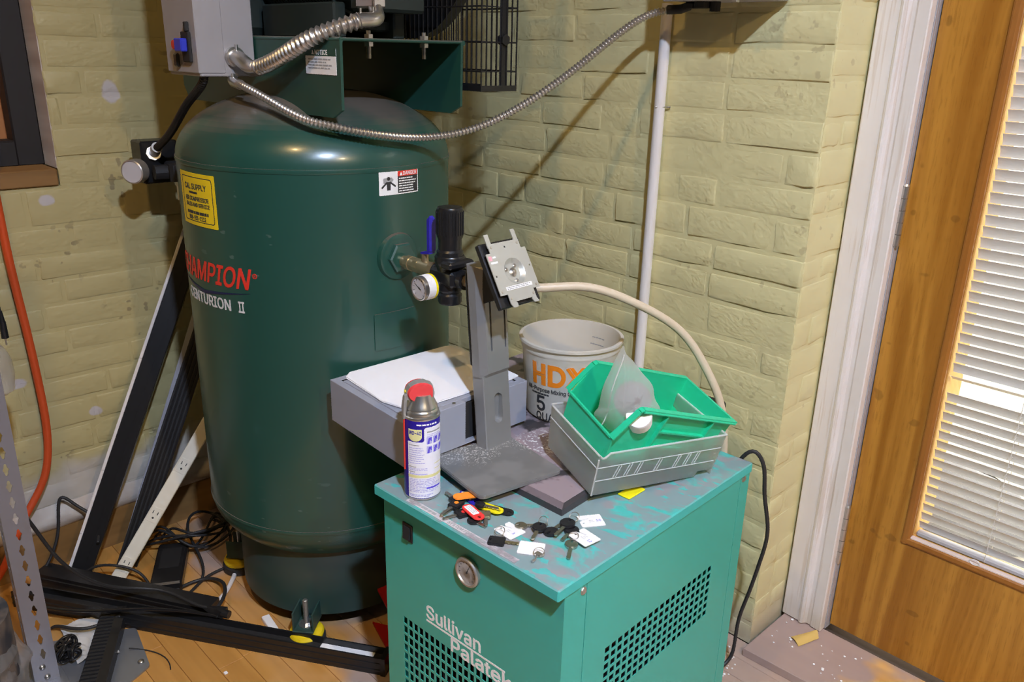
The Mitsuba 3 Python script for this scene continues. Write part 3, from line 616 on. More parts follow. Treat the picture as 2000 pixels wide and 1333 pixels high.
obj('body', cat([xf(body, RM), rbox((RX - 0.036, Y0 - 0.026, 0.938), (RX + 0.036, Y0 + 0.026, 0.972), 0.006), cyl((RX - 0.042, Y0, Z0), (RX + 0.050, Y0, Z0), 0.019, n=24), rbox((RX + 0.010, Y0 - 0.034, 0.978), (RX + 0.042, Y0 + 0.03, 0.992), 0.004)]), 'm_black', rg, 35)
kn = [(0.0265, 0.998), (0.0265, 1.006), (0.0235, 1.010), (0.0235, 1.030), (0.0265, 1.036)]
knob = lathe([(0, 0.998)] + kn + [(0.0265, 1.088), (0.024, 1.0935), (0, 1.0945)], 40)
ribs = [rbox((0.0255, -0.0012, 1.040), (0.0280, 0.0012, 1.086), 0.0004).apply_transform(trimesh.transformations.rotation_matrix(q, (0, 0, 1))) for q in np.arange(0, 6.28, 6.2832 / 26)]
obj('knob', cat([xf(knob, RM)] + [xf(r_, RM) for r_ in ribs]), 'm_black', rg, 30)
GM = frame((RX - 0.012, Y0 - 0.030, 0.938), (1, 0.0, 0), Y=(0, 0, 1))      # z axis of the frame = -y
ga = obj('gauge', xf(cat([lathe([(0, -0.004), (0.008, -0.004), (0.008, 0.006), (0.0235, 0.006), (0.0250, 0.008), (0.0250, 0.040), (0.0235, 0.0415), (0.0215, 0.0405), (0.0215, 0.0375), (0, 0.0375)], 40)]), GM), 'm_zinc', rg, 30)
obj('label_band', xf(lathe([(0.0250, 0.010), (0.0254, 0.010), (0.0254, 0.032), (0.0250, 0.032)], 40), GM), 'm_white', ga)
obj('yellow_edge', xf(lathe([(0.0254, 0.010), (0.0257, 0.010), (0.0257, 0.0145), (0.0254, 0.0145)], 40), GM), 'm_tagyellow', ga)
obj('face', xf(prism(Point(0, 0).buffer(0.0214), 0.0006, None, 0.0377), GM), 'm_gaugeface', ga, False)
tick = [affinity.rotate(sbox(-0.0004, 0.0165, 0.0004, 0.0195), q, origin=(0, 0)) for q in range(-135, 136, 27)]
obj('needle', xf(prism(unary_union([affinity.rotate(Polygon([(-0.001, -0.005), (0.001, -0.005), (0.0003, 0.017), (-0.0003, 0.017)]), 62, origin=(0, 0)), Point(0, 0).buffer(0.002)] + tick), 0.0005, None, 0.0384), GM), 'm_print', ga, False)
obj('outlet', cat([cyl((RX + 0.048, Y0, Z0), (RX + 0.062, Y0, Z0), 0.0125, n=8), cyl((RX + 0.06, Y0, Z0), (RX + 0.085, Y0 + 0.002, Z0), 0.008, n=14)]), 'm_brass', rg, 30)
whole('air_hose', tube(spline([(1.115, -0.590, 0.955), (1.165, -0.567, 0.957), (1.222, -0.52, 0.956), (1.278, -0.45, 0.958), (1.335, -0.37, 0.925), (1.392, -0.275, 0.855), (1.432, -0.235, 0.777), (1.458, -0.212, 0.705), (1.470, -0.195, 0.58), (1.472, -0.185, 0.35), (1.465, -0.17, 0.02)], 90), 0.0085, 14), 'm_hosebeige',
      'beige rubber air hose arching from behind the monitor stand down behind the green bin', 'hose')

# ------------------------------------------------------------------ pressure switch at the left of the tank
ps = thing('pressure_switch', 'black pressure switch box with small round gauge beside the left side of the green tank', 'pressure switch')
obj('housing', rbox((0.100, -0.845, 1.048), (0.165, -0.752, 1.152), 0.004), 'm_black', ps)
PG = frame((0.175, -0.858, 1.085), (0.80, 0.60, 0), Y=(0, 0, 1))
pg = obj('gauge', xf(lathe([(0, -0.02), (0.007, -0.02), (0.007, 0.0), (0.026, 0.0), (0.029, 0.003), (0.029, 0.030), (0.026, 0.032), (0.0255, 0.029), (0, 0.029)], 36), PG), 'm_bezel', ps, 35)
obj('face', xf(prism(Point(0, 0).buffer(0.0255), 0.0006, None, 0.0292), PG), 'm_gaugeface', pg, False)
obj('manifold', cat([rbox((0.178, -0.80, 1.062), (0.252, -0.765, 1.105), 0.006), cyl((0.165, -0.79, 1.08), (0.29, -0.70, 1.085), 0.013, n=16), cyl((0.232, -0.79, 1.10), (0.232, -0.79, 1.06), 0.017, n=8), cyl((0.195, -0.83, 1.08), (0.20, -0.79, 1.08), 0.018, n=12)]), 'm_blackmatte', ps, 30)
obj('relief_valve', cat([cyl((0.238, -0.785, 1.065), (0.238, -0.785, 1.015), 0.0105, n=14), cyl((0.238, -0.785, 1.015), (0.238, -0.785, 1.005), 0.007, n=12), cyl((0.238, -0.785, 1.06), (0.238, -0.785, 1.05), 0.013, n=6)]), 'm_steel', ps, 30)
obj('bracket', rbox((0.262, -0.712, 1.02), (0.292, -0.66, 1.13), 0.003), 'm_tank', ps)

# ------------------------------------------------------------------ starter box on the platform
sb = thing('starter_box', 'grey steel electrical starter box mounted at the upper left of the green compressor', 'electrical box')
BX0, BX1, BY0, BY1, BZ0 = 0.403, 0.552, -0.848, -0.7245, 1.318
obj('case', rbox((BX0, BY0, BZ0), (BX1, BY1, 1.72), 0.002), 'm_greybox', sb)
obj('cover', cat([rbox((BX0 - 0.002, BY0 - 0.0035, BZ0 + 0.006), (BX1 + 0.0015, BY0 + 0.055, 1.722), 0.0015)]), 'm_greybox', sb)
op = obj('operator', cat([rbox((0.495, BY0 - 0.010, 1.345), (0.532, BY0 - 0.003, 1.405), 0.002), rbox((0.516, BY0 - 0.012, 1.405), (0.527, BY0 - 0.003, 1.424), 0.002)]), 'm_blackmatte', sb)
obj('blue_switch', rbox((0.492, BY0 - 0.024, 1.366), (0.526, BY0 - 0.010, 1.392), 0.002), 'm_blue', op)
obj('red_button', cyl((0.468, BY0 - 0.016, 1.379), (0.468, BY0 - 0.003, 1.379), 0.009, n=20), 'm_red', op)
obj('toggle', rbox((0.452, BY0 - 0.012, 1.335), (0.470, BY0 - 0.003, 1.362), 0.003), 'm_black', op)
# flexible conduits
fc = thing('flexible_conduit', 'thick short ribbed metal conduit from the grey starter box up to the motor', 'conduit')
obj('elbow', cat([tube(spline([(0.5535, -0.772, 1.357), (0.568, -0.772, 1.356), (0.585, -0.769, 1.349), (0.60, -0.765, 1.340), (0.632, -0.759, 1.337)], 20), 0.0155, 16), cyl((0.553, -0.772, 1.357), (0.562, -0.772, 1.357), 0.021, n=16), cyl((0.566, -0.772, 1.368), (0.566, -0.772, 1.382), 0.0035, n=8)]), 'm_zinc', fc, 40)
obj('ribbed_tube', armored([(0.622, -0.760, 1.337), (0.682, -0.758, 1.350), (0.742, -0.755, 1.369), (0.808, -0.742, 1.396), (0.852, -0.708, 1.417), (0.872, -0.672, 1.4305)], 0.0142, 0.0115, 0.0026), 'm_armor', fc, 40)
obj('connector', cat([tube(spline([(0.871, -0.680, 1.429), (0.874, -0.650, 1.433), (0.872, -0.632, 1.436), (0.860, -0.622, 1.445), (0.846, -0.617, 1.462)], 16), 0.014, 14), cyl((0.872, -0.668, 1.44), (0.872, -0.668, 1.453), 0.0025, n=8), cyl((0.873, -0.640, 1.445), (0.873, -0.640, 1.456), 0.0025, n=8), rbox((0.80, -0.632, 1.455), (0.862, -0.60, 1.50), 0.004)]), 'm_zinc', fc, 40)
fl = thing('flexible_conduit', 'long thin ribbed metal conduit sagging from the starter box to the brick wall', 'conduit')
obj('ribbed_tube', armored([(0.597, -0.79, 1.305), (0.650, -0.80, 1.301), (0.712, -0.787, 1.281), (0.800, -0.757, 1.248), (0.838, -0.72, 1.236), (0.861, -0.677, 1.226), (0.879, -0.615, 1.216), (0.888, -0.545, 1.210), (0.914, -0.483, 1.215), (0.956, -0.42, 1.237), (1.010, -0.324, 1.295), (1.058, -0.222, 1.373), (1.107, -0.12, 1.453), (1.130, -0.081, 1.470), (1.152, -0.068, 1.474)], 0.0073, 0.0078, 0.0013), 'm_armor', fl, 40)
obj('connector', cat([tube([(0.545, -0.775, 1.318), (0.552, -0.779, 1.309), (0.570, -0.785, 1.3065), (0.612, -0.792, 1.304)], 0.0105, 14), cyl((0.565, -0.784, 1.31), (0.565, -0.784, 1.325), 0.003, n=8)]), 'm_zinc', fl, 40)
obj('end_connector', cat([tube([(1.142, -0.072, 1.4735), (1.168, -0.062, 1.475), (1.186, -0.06, 1.480), (1.192, -0.06, 1.492)], 0.0095, 14), cyl((1.192, -0.06, 1.476), (1.192, -0.06, 1.485), 0.016, n=8)]), 'm_blackmatte', fl, 40)
fd = thing('flexible_conduit', 'dark ribbed conduit from under the starter box down to the black pressure switch', 'conduit')
obj('ribbed_tube', armored([(0.529, -0.83, 1.320), (0.515, -0.83, 1.302), (0.429, -0.828, 1.258), (0.315, -0.825, 1.188), (0.212, -0.82, 1.143), (0.170, -0.815, 1.128)], 0.0085, 0.006, 0.0008), 'm_black', fd, 40)
obj('connector', cat([cyl((0.205, -0.82, 1.141), (0.155, -0.812, 1.118), 0.013, n=14), cyl((0.172, -0.817, 1.124), (0.160, -0.815, 1.120), 0.018, n=8)]), 'm_steel', fd, 30)

# ------------------------------------------------------------------ disconnect box and pipe on the right wall
db = thing('disconnect_box', 'grey steel electrical box high on the yellow brick wall', 'electrical box')
obj('case', rbox((1.166, -0.118, 1.489), (1.385, -0.004, 1.80), 0.003), 'm_greybox', db)
obj('cover', rbox((1.163, -0.1215, 1.487), (1.388, -0.112, 1.802), 0.002), 'm_greybox', db)
obj('latch', rbox((1.330, -0.126, 1.482), (1.342, -0.115, 1.497), 0.001), 'm_steel', db)
obj('locknut', cat([cyl((1.22, -0.06, 1.476), (1.22, -0.06, 1.489), 0.017, n=8), cyl((1.245, -0.05, 1.470), (1.245, -0.05, 1.489), 0.011, n=12)]), 'm_blackmatte', db, False)
pv = thing('conduit_pipe', 'straight white pipe running down the yellow brick wall below the grey box', 'pipe')
obj('pipe', cyl((1.1005, -0.017, 0.02), (1.1005, -0.017, 1.49), 0.0125, n=24), 'm_pvc', pv)
obj('strap', cat([tube([(1.080, -0.003, 1.270), (1.088, -0.006, 1.27), (1.090, -0.02, 1.27), (1.1005, -0.0305, 1.27), (1.111, -0.02, 1.27), (1.113, -0.006, 1.27), (1.121, -0.003, 1.27)], 0.002, 8)]), 'm_steel', pv)

# ------------------------------------------------------------------ turquoise air dryer; its own axes: u along the front, v back, z up
DL, DU, DV = np.array([1.12, -0.843]), np.array([0.99905205, 0.04353168]), np.array([-0.04353168, 0.99905205])
DM = np.eye(4); DM[:2, 0], DM[:2, 1], DM[:2, 3] = DU, DV, DL
LID = 0.608
def D(m, u=0, v=0, z=0, rot=0.0): return xf(m, DM @ T_(u, v, z) @ trimesh.transformations.rotation_matrix(math.radians(rot), (0, 0, 1)))
dy = thing('air_dryer', 'turquoise sheet metal air dryer cabinet with square-hole grilles and a dusty top', 'air dryer')
lid = obj('lid', D(rbox((0, 0, 0.586), (0.459, 0.604, LID), 0.0022)), 'm_dryertop', dy)
def panel(name, poly, M, t=0.0015, label=None): return obj(name, xf(prism(poly, t), M), 'm_dryer', dy, False, label=label)
FM = DM @ frame((0, 0.0215, 0), (1, 0, 0), Y=(0, 0, 1))
RM2 = DM @ frame((0.454, 0, 0), (0, 1, 0), Y=(0, 0, 1))
holes = [sbox(x - 0.0054, z - 0.0082, x + 0.0054, z + 0.0082) for x in 0.0610 + 0.0157 * np.arange(23) for z in 0.3215 - 0.0216 * np.arange(13)]
panel('front_panel', sbox(0.0036, 0.045, 0.4555, 0.586).difference(unary_union(holes)), FM)
hs = [sbox(y - 0.0066, z - 0.0062, y + 0.0066, z + 0.0062) for y in 0.1455 + 0.0186 * np.arange(19) for z in 0.4125 - 0.0177 * np.arange(7)]
panel('side_panel', sbox(0.0765, 0.045, 0.566, 0.5855).difference(unary_union(hs)), RM2)
panel('corner_post', sbox(0.020, 0.02, 0.0750, 0.5855), RM2); panel('corner_post', sbox(0.5675, 0.02, 0.603, 0.5855), RM2)
obj('carcass', D(cat([box((0.0037, 0.0215, 0.02), (0.006, 0.602, 0.586)), box((0.0037, 0.600, 0.02), (0.4545, 0.602, 0.586)), box((0.006, 0.0217, 0.02), (0.4540, 0.6, 0.045))])), 'm_dryer', dy, False)
obj('inner_works', D(cat([rbox((0.05, 0.09, 0.05), (0.40, 0.55, 0.33), 0.01), cyl((0.30, 0.25, 0.33), (0.30, 0.25, 0.50), 0.09, n=24)] + [box((0.03 + 0.012 * i, 0.06, 0.06), (0.032 + 0.012 * i, 0.088, 0.32)) for i in range(32)])), 'm_interior', dy, False)
obj('feet', D(cat([box((a, b, 0.0), (a + 0.05, b + 0.05, 0.02)) for a in (0.01, 0.39) for b in (0.03, 0.54)])), 'm_black', dy, False)
for v, z in ((0.066, 0.5745), (0.578, 0.5800)):
    obj('screw', D(cat([cyl((0.4555, v, z), (0.4585, v, z), 0.0058, n=6), cyl((0.4555, v, z), (0.4565, v, z), 0.0072, n=18)])), 'm_zinc', dy, False)
gg = obj('gauge', xf(lathe([(0.0285, 0.0), (0.0285, 0.006), (0.0265, 0.0085), (0.0235, 0.0085), (0.0220, 0.005), (0, 0.005)], 44), FM @ T_(0.2402, 0.5255, 0.0012)), 'm_bezel', dy, 35, label='round gauge with worn steel rim')
obj('face', xf(prism(Point(0, 0).buffer(0.0220), 0.0005), FM @ T_(0.2402, 0.5255, 0.0064)), 'm_dialdirty', gg, False)
obj('needle', xf(prism(unary_union([Polygon([(-0.0008, -0.004), (0.0008, -0.004), (0.0003, 0.016), (-0.0003, 0.016)]), Point(0, 0).buffer(0.002)] + [affinity.rotate(sbox(-0.0003, 0.017, 0.0003, 0.0195), q, origin=(0, 0)) for q in range(-130, 131, 26)]), 0.0005), FM @ T_(0.2402, 0.5255, 0.0071) @ trimesh.transformations.rotation_matrix(math.radians(-25), (0, 0, 1))), 'm_print', gg, False)
sw = obj('switch', xf(cat([rbox((-0.0140, -0.0185, 0.001), (0.0140, 0.0185, 0.004), 0.001)]), FM @ T_(0.0745, 0.5285, 0)), 'm_black', dy, label='black rocker switch')
obj('rocker', xf(hull([(x, y, z) for x in (-0.0085, 0.0085) for y, z in ((-0.013, 0.003), (0.013, 0.003), (-0.012, 0.0085), (0.002, 0.0055), (0.0125, 0.0055))]), FM @ T_(0.0745, 0.5285, 0)), 'm_blackmatte', sw, False)
LM = FM @ T_(0.1245, 0.3655, 0.0014) @ trimesh.transformations.rotation_matrix(math.radians(1.6), (0, 0, 1))
obj('logo_lettering', xf(text('Sullivan', 0.0285, 0.1475, True, 0.0005), LM), 'm_white', dy, False, label='white maker name')
obj('logo_lettering', xf(mv(text('Palatek', 0.0285, 0.155, True, 0.0005), 0.0680, -0.0385), LM), 'm_white', dy, False)
obj('logo_line', xf(prism(Polygon([(0, -0.0085), (0.208, -0.0085), (0.208, -0.0045), (0, -0.0045)]), 0.0005), LM), 'm_white', dy, False)
ts = obj('tape_strip', D(rbox((0.088, 0.0055, LID), (0.3605, 0.0180, LID + 0.0006), 0.0002)), 'm_tape', dy, False, label='printed tape strip along the front edge of the lid')
obj('lettering', D(cat([mv(bars(0.092, 0.185, [0.0118], 0.0055, 51, 0.0004), 0, 0), mv(text('SYSTEM FOR', 0.0068, 0.058, False, 0.0004), 0.196, 0.0085), mv(bars(0.262, 0.292, [0.0118], 0.0055, 52, 0.0004), 0, 0), mv(text('COOL PIPE', 0.0068, 0.050, False, 0.0004), 0.300, 0.0085)]), z=LID + 0.0006), 'm_greyprint', ts, False)
whole('power_cord', tube(spline([(1.49, -0.217, 0.40), (1.52, -0.212, 0.60), (1.545, -0.205, 0.625), (1.562, -0.195, 0.60), (1.566, -0.18, 0.53), (1.570, -0.15, 0.43), (1.553, -0.13, 0.33), (1.532, -0.12, 0.23), (1.512, -0.11, 0.14), (1.510, -0.11, 0.07), (1.506, -0.12, 0.03), (1.49, -0.19, 0.008), (1.47, -0.30, 0.006), (1.42, -0.40, 0.006)], 90), 0.0042, 10), 'm_rubber',
      'black power cord hanging down behind the back right corner of the turquoise dryer', 'cord')

# ------------------------------------------------------------------ on the dryer: dusty slab, grey enclosure with papers, monitor stand
SLT = 0.6262
sl = thing('dusty_slab', 'flat black slab caked in mauve dust lying under the grey monitor stand', 'slab')
obj('body', D(hull([(u, v, z) for (u, v) in ((-0.27, 0.172), (0.3215, 0.168), (0.3185, 0.235), (0.300, 0.62), (-0.27, 0.70)) for z in (LID + 0.0003,)] + [(u, v, SLT - 0.005) for (u, v) in ((-0.27, 0.172), (0.3215, 0.168), (0.3185, 0.235), (0.300, 0.62), (-0.27, 0.70))] +
    [(u, v, SLT) for (u, v) in ((-0.262, 0.186), (0.3135, 0.182), (0.3105, 0.235), (0.290, 0.61), (-0.262, 0.69))])), 'm_slab', sl, False)
ge = thing('grey_enclosure', 'blue-grey steel tray-like box between the green tank and the monitor stand', 'metal box')
GB = 0.6362; GT = 0.7285
gN, gR, gL = np.array([0.034, 0.0485]), np.array([0.0455, 0.372]), np.array([-0.239, 0.074])
gX = (gL - gN); gw = np.linalg.norm(gX); gX /= gw; gY = gR - gN; gd = np.linalg.norm(gY); gY /= gd
GE = DM @ np.array([[gX[0], gY[0], 0, gN[0]], [gX[1], gY[1], 0, gN[1]], [0, 0, 1, 0], [0, 0, 0, 1]], float)
def G(m):
    m = xf(m, GE); m.invert() if np.linalg.det(GE[:3, :3]) < 0 and False else None
    return m
t_ = 0.0025
obj('shell', G(cat([rbox((0, 0, GB), (gw, t_, GT), 0.001), rbox((gw - t_, 0, GB), (gw, gd, GT), 0.001), rbox((0, gd - t_, GB), (gw, gd, GT), 0.001),
    rbox((0, 0, GB), (t_, 0.152, GT), 0.001), rbox((0, 0.232, GB), (t_, gd, GT), 0.001), rbox((0, 0, GB), (gw, gd, GB + 0.002), 0.0008),
    rbox((0.0, 0.0, GT - 0.002), (gw, 0.017, GT), 0.0008), rbox((gw - 0.017, 0, GT - 0.002), (gw, gd, GT), 0.0008), rbox((0, gd - 0.017, GT - 0.002), (gw, gd, GT), 0.0008), rbox((0.0, 0, GT - 0.002), (0.016, 0.152, GT), 0.0008), rbox((0.0, 0.232, GT - 0.002), (0.016, gd, GT), 0.0008)])), 'm_boxgrey', ge, False)
obj('inner_tray', G(rbox((0.020, 0.020, GT - 0.012), (gw - 0.020, gd - 0.020, GT - 0.0015), 0.001)), 'm_boxgrey', ge, False)
obj('gap_shade_sheet', G(cat([box((0.016, 0.150, GB + 0.002), (0.02, 0.234, GT - 0.013))])), 'm_boxdark', ge, False)  # black sheet behind the open gap, standing in for the shade inside
obj('screw', G(cyl((0.009, 0.128, GT), (0.009, 0.128, GT + 0.002), 0.004, n=12)), 'm_zinc', ge, False)
pp1 = [(-0.2242, 0.1043), (-0.2405, 0.1251), (-0.2247, 0.3836), (-0.2112, 0.4035), (0.0179, 0.3731), (0.021, 0.351), (0.0104, 0.2782), (0.0080, 0.2184), (-0.0033, 0.0928), (-0.0746, 0.0807)]
r8 = Polygon(pp1)
whole('paper_stack', cat([D(prism(affinity.translate(affinity.rotate(r8, a, origin='centroid'), dx, dy), 0.0006), z=GT + 0.0004 + 0.0007 * i) for i, (a, dx, dy) in enumerate(((0.8, 0.001, -0.001), (-0.7, -0.001, 0.0), (0, 0, 0), (0.3, 0.0004, 0.0003)))]), 'm_paper',
      'white sheets of paper lying on the blue-grey metal box', 'paper', smooth=False)
# monitor stand
ms = thing('monitor_stand', 'grey monitor stand with flat dusty foot, slim column and bare tilted mounting plate', 'monitor stand')
SB = SLT + 0.0008
pl_ = Polygon([(0.207, 0.080), (0.2418, 0.2642), (0.062, 0.298), (0.020, 0.116)]).buffer(-0.013).buffer(0.013, quad_segs=6)
tp = pl_.buffer(-0.0015)
obj('foot_plate', D(cat([prism(pl_, 0.0055, None, SB), prism(tp, 0.0012, None, SB + 0.0055)])), 'm_stand', ms, False)
FT = SB + 0.0067
lean = lambda z: -0.094 * (z - FT)
def colsec(z, f0, f1): 
    l = lean(z); return [(f0 + l, 0.217, z), (f1 + l, 0.217, z), (f1 + l, 0.2885, z), (f0 + l, 0.2885, z)]
low = hull([p for z in (FT - 0.004, 0.795) for p in [(0.052 + lean(z), 0.219, z), (0.052 + lean(z), 0.2865, z), (0.056 + lean(z), 0.217, z), (0.056 + lean(z), 0.2885, z), (0.082 + lean(z), 0.217, z), (0.082 + lean(z), 0.2885, z), (0.084 + lean(z), 0.219, z), (0.084 + lean(z), 0.2865, z)]])
up = hull([p for z, e in ((0.782, 0.000), (0.792, 0.008), (0.996, 0.010), (1.001, 0.006)) for p in [(0.050 + lean(z), 0.221, z), (0.050 + lean(z), 0.284, z), (0.060 + lean(z), 0.2135, z), (0.060 + lean(z), 0.292, z), (0.078 + lean(z), 0.2145, z), (0.078 + lean(z), 0.291, z), (0.084 + lean(z) + e, 0.224, z), (0.084 + lean(z) + e, 0.282, z)]])
# finger hole low in the column, two long guide slots above
slotm = hull([(x + lean(0.73), 0.2545 + 0.0115 * math.cos(q), 0.712 + s * 0.020 + 0.0115 * math.sin(q)) for x in (0.074, 0.10) for s in (-1, 1) for q in np.arange(0, 6.28, 0.35)])
low = tm(man(low) - man(slotm))
obj('column', D(low), 'm_standcol', ms, 25)
cuts = None
upm = man(up)
for vv in (0.2365, 0.2745):
    c_ = hull([(x + lean(z), vv + s * 0.0022, z) for z in (0.835, 0.985) for x in (0.076, 0.12) for s in (-1, 1)])
    upm = upm - man(c_)
obj('upper_sleeve', D(tm(upm)), 'm_standcol', ms, 25)
obj('guide_slots', D(cat([hull([(x + lean(z), vv + s * 0.0021, z) for z in (0.836, 0.984) for x in (0.0735, 0.0785) for s in (-1, 1)]) for vv in (0.2365, 0.2745)])), 'm_boxdark', ms, False)
obj('back_cover', D(hull([(u + lean(z), v, z) for z in (0.80, 0.985) for u, v in ((0.044, 0.222), (0.044, 0.284), (0.052, 0.218), (0.052, 0.288))])), 'm_blackmatte', ms, False)
hc = np.array([0.1175, 0.2435, 1.0030]); hy = np.array([-0.064, 0.0, 0.109]); hy /= np.linalg.norm(hy); hx = np.array([-0.02, 1.0, 0.03]); hx -= hy * (hx @ hy); hx /= np.linalg.norm(hx)
HM = DM @ np.array(np.vstack([np.column_stack([hx, hy, np.cross(hx, hy), hc]), [0, 0, 0, 1]]))
if np.cross(hx, hy)[0] < 0: raise ValueError('head faces away')
hd = obj('mount_block', xf(rbox((-0.0525, -0.0625, -0.021), (0.0525, 0.0625, -0.0085), 0.002), HM), 'm_black', ms)
obj('tilt_arm', D(hull([(u, v, z) for u, v, z in ((0.060, 0.222, 0.93), (0.060, 0.284, 0.93), (0.060, 0.222, 1.0), (0.060, 0.284, 1.0), (0.105, 0.226, 0.955), (0.105, 0.28, 0.955), (0.098, 0.226, 1.03), (0.098, 0.28, 1.03))])), 'm_blackmatte', ms, False)
sp = unary_union([sbox(-0.0515, -0.040, 0.0515, 0.040), sbox(-0.040, -0.040, 0.040, 0.057), sbox(-0.034, -0.056, 0.034, -0.03), sbox(-0.041, 0.05, -0.0305, 0.0755).buffer(0), sbox(0.0285, 0.05, 0.039, 0.0775),
    Polygon([(-0.034, -0.05), (-0.034, -0.058), (-0.030, -0.066), (-0.018, -0.066), (-0.018, -0.058), (-0.024, -0.054)]), Polygon([(0.034, -0.05), (0.034, -0.058), (0.038, -0.066), (0.026, -0.066), (0.022, -0.058), (0.026, -0.054)])])
dots = [Point(x, y).buffer(0.0019) for x, y in ((0, 0.047), (-0.0455, -0.004), (0.0455, 0.004))]
dish = Point(0.004, -0.001).buffer(0.0255)
plm = obj('mounting_plate', xf(prism(sp.difference(unary_union(dots + [dish])), 0.002, None, -0.0012), HM), 'm_silver', ms, False, label='bare steel mounting plate')
obj('dish', xf(mv(lathe([(0.0, -0.007), (0.016, -0.0068), (0.0195, -0.006), (0.024, -0.0006), (0.0262, 0.0009), (0.0262, 0.0003)], 44), 0.004, -0.001), HM), 'm_silver', plm, 40)
obj('hub', xf(cat([mv(lathe([(0.0, -0.0066), (0.008, -0.0066), (0.0085, -0.004), (0.005, -0.0015), (0, -0.001)], 20), 0.004, -0.001)] + [mv(lathe([(0.0, -0.0068), (0.0036, -0.0068), (0.0036, -0.004), (0.002, -0.003), (0, -0.003)], 14), x, y) for x, y in ((-0.011, 0.006), (0.013, 0.010), (0.006, -0.018))]), HM), 'm_zinc', plm, 35)
obj('rivets', xf(cat([mv(lathe([(0.0024, 0.0008), (0.0018, 0.0016), (0, 0.0019)], 12), x, y) for x, y in ((-0.034, 0.050), (0.034, 0.050), (-0.045, -0.034), (0.045, -0.034), (-0.029, -0.049), (0.029, -0.049))]), HM), 'm_can_metal', plm, 35)
lb = obj('bar_label', xf(rbox((-0.033, -0.0335, 0.0008), (0.035, -0.0265, 0.0012), 0.0001), HM), 'm_white', plm, False, label='small white printed label')
obj('fine_print', xf(bars(-0.031, 0.034, [-0.0285, -0.0315], 0.0014, 71, 0.0003), HM @ T_(0, 0, 0.0012)), 'm_greyprint', lb, False)
mat('m_pink', (0.75, 0.38, 0.42), 0.5)
obj('pink_stamp', xf(cat([box((-0.049, 0.026, 0.0008), (-0.041, 0.035, 0.0010))]), HM), 'm_pink', plm, False)
obj('stamp_print', xf(cat([box((-0.039, 0.030, 0.0008), (-0.031, 0.033, 0.0010)), box((-0.047, 0.020, 0.0008), (-0.030, 0.0235, 0.0010))]), HM), 'm_white', plm, False)

# ------------------------------------------------------------------ spray can
cn = thing('spray_can', 'blue and white lubricant spray can with red flip-top cap and red straw', 'spray can')
CU, CV = 0.0858, 0.0470; CR = 0.0330
cc = DM @ np.array([CU, CV, LID, 1]); CC = cc[:2]; CMt = T_(CC[0], CC[1], LID)
obj('body', xf(lathe([(0, 0.002), (CR - 0.002, 0.0045), (CR, 0.0045), (CR, 0.158)], 72), CMt), 'm_can_blue', cn, 40, label='blue can body')
obj('base_rim', xf(lathe([(0.029, 0.0002), (CR - 0.001, 0.0002), (CR + 0.0006, 0.0015), (CR + 0.0004, 0.0045), (CR - 0.001, 0.005)], 72), CMt), 'm_can_metal', cn, 40)
obj('shoulder', xf(lathe([(CR, 0.158), (CR + 0.0007, 0.160), (CR, 0.1625), (0.0312, 0.1635), (0.0305, 0.1665), (0.0312, 0.1685), (0.0305, 0.171), (0.0285, 0.1735)], 72), CMt), 'm_can_metal', cn, 40)
def can(mesh, th, z, off=0.0004): return bend(mesh, CC, CR, th, LID + z, off, 0.004)
dg = lambda w: math.degrees(w / CR)
T0 = -84.0
# white panel that steps round the blue maker's shield
wp = Polygon([(0.0, 0.006), (0.072, 0.006), (0.072, 0.146), (0.034, 0.146), (0.031, 0.143), (0.031, 0.121), (0.028, 0.118), (0.0, 0.118)]).buffer(-0.001).buffer(0.001)
pn = obj('label_panel', can(prism(wp, 0.0003), T0, 0.0), 'm_can_white', cn, True, label='white printed label panel')
obj('shield', can(prism(unary_union([sbox(0.002, 0.128, 0.027, 0.1425), Polygon([(0.002 + 0.0125 * (1 - math.cos(q)), 0.129 - 0.0095 * math.sin(q)) for q in np.linspace(0, math.pi, 20)])]), 0.0003), T0, 0.0, 0.0006), 'm_paleyellow', cn, True, label='pale yellow shield')
obj('brand_lettering', can(mv(text('WD-40', 0.0070, 0.0225, True, 0.0004), 0.0033, 0.1325), T0, 0.0, 0.0010), 'm_can_blue', cn, True)
obj('top_lettering', can(mv(bars(0.018, 0.066, [0.1515], 0.0030, 5, 0.0003), 0, 0), T0, 0.0, 0.0005), 'm_can_white', cn, True)
obj('pictures', can(cat([prism(sbox(x, y, x + 0.0105, y + 0.0135), 0.0002) for x in (0.035, 0.0475, 0.060) for y in (0.114, 0.096)]), T0, 0.0, 0.0008), 'm_lavender', pn, True)
obj('picture_details', can(cat([prism(Polygon([(x + 0.001, y), (x + 0.004, y + 0.012), (x + 0.0095, y + 0.012), (x + 0.0095, y + 0.004), (x + 0.006, y + 0.008), (x + 0.005, y)]), 0.0002) for x in (0.035, 0.0475, 0.060) for y in (0.114, 0.096)]), T0, 0.0, 0.0011), 'm_violet', pn, True)
obj('heading_bars', can(cat([prism(sbox(0.036, 0.136, 0.066, 0.1385), 0.0002), prism(sbox(0.002, 0.111, 0.022, 0.1125), 0.0002), prism(sbox(0.002, 0.068, 0.016, 0.0695), 0.0002), prism(sbox(0.002, 0.058, 0.014, 0.0595), 0.0002)]), T0, 0.0, 0.0008), 'm_greyprint', pn, True)
obj('yellow_stripe', can(cat([prism(sbox(0.0, 0.047, 0.072, 0.0525), 0.0002), prism(sbox(0.050, 0.072, 0.070, 0.0732), 0.0002), prism(sbox(0.050, 0.062, 0.070, 0.0632), 0.0002)]), T0, 0.0, 0.0008), 'm_paleyellow', pn, True)
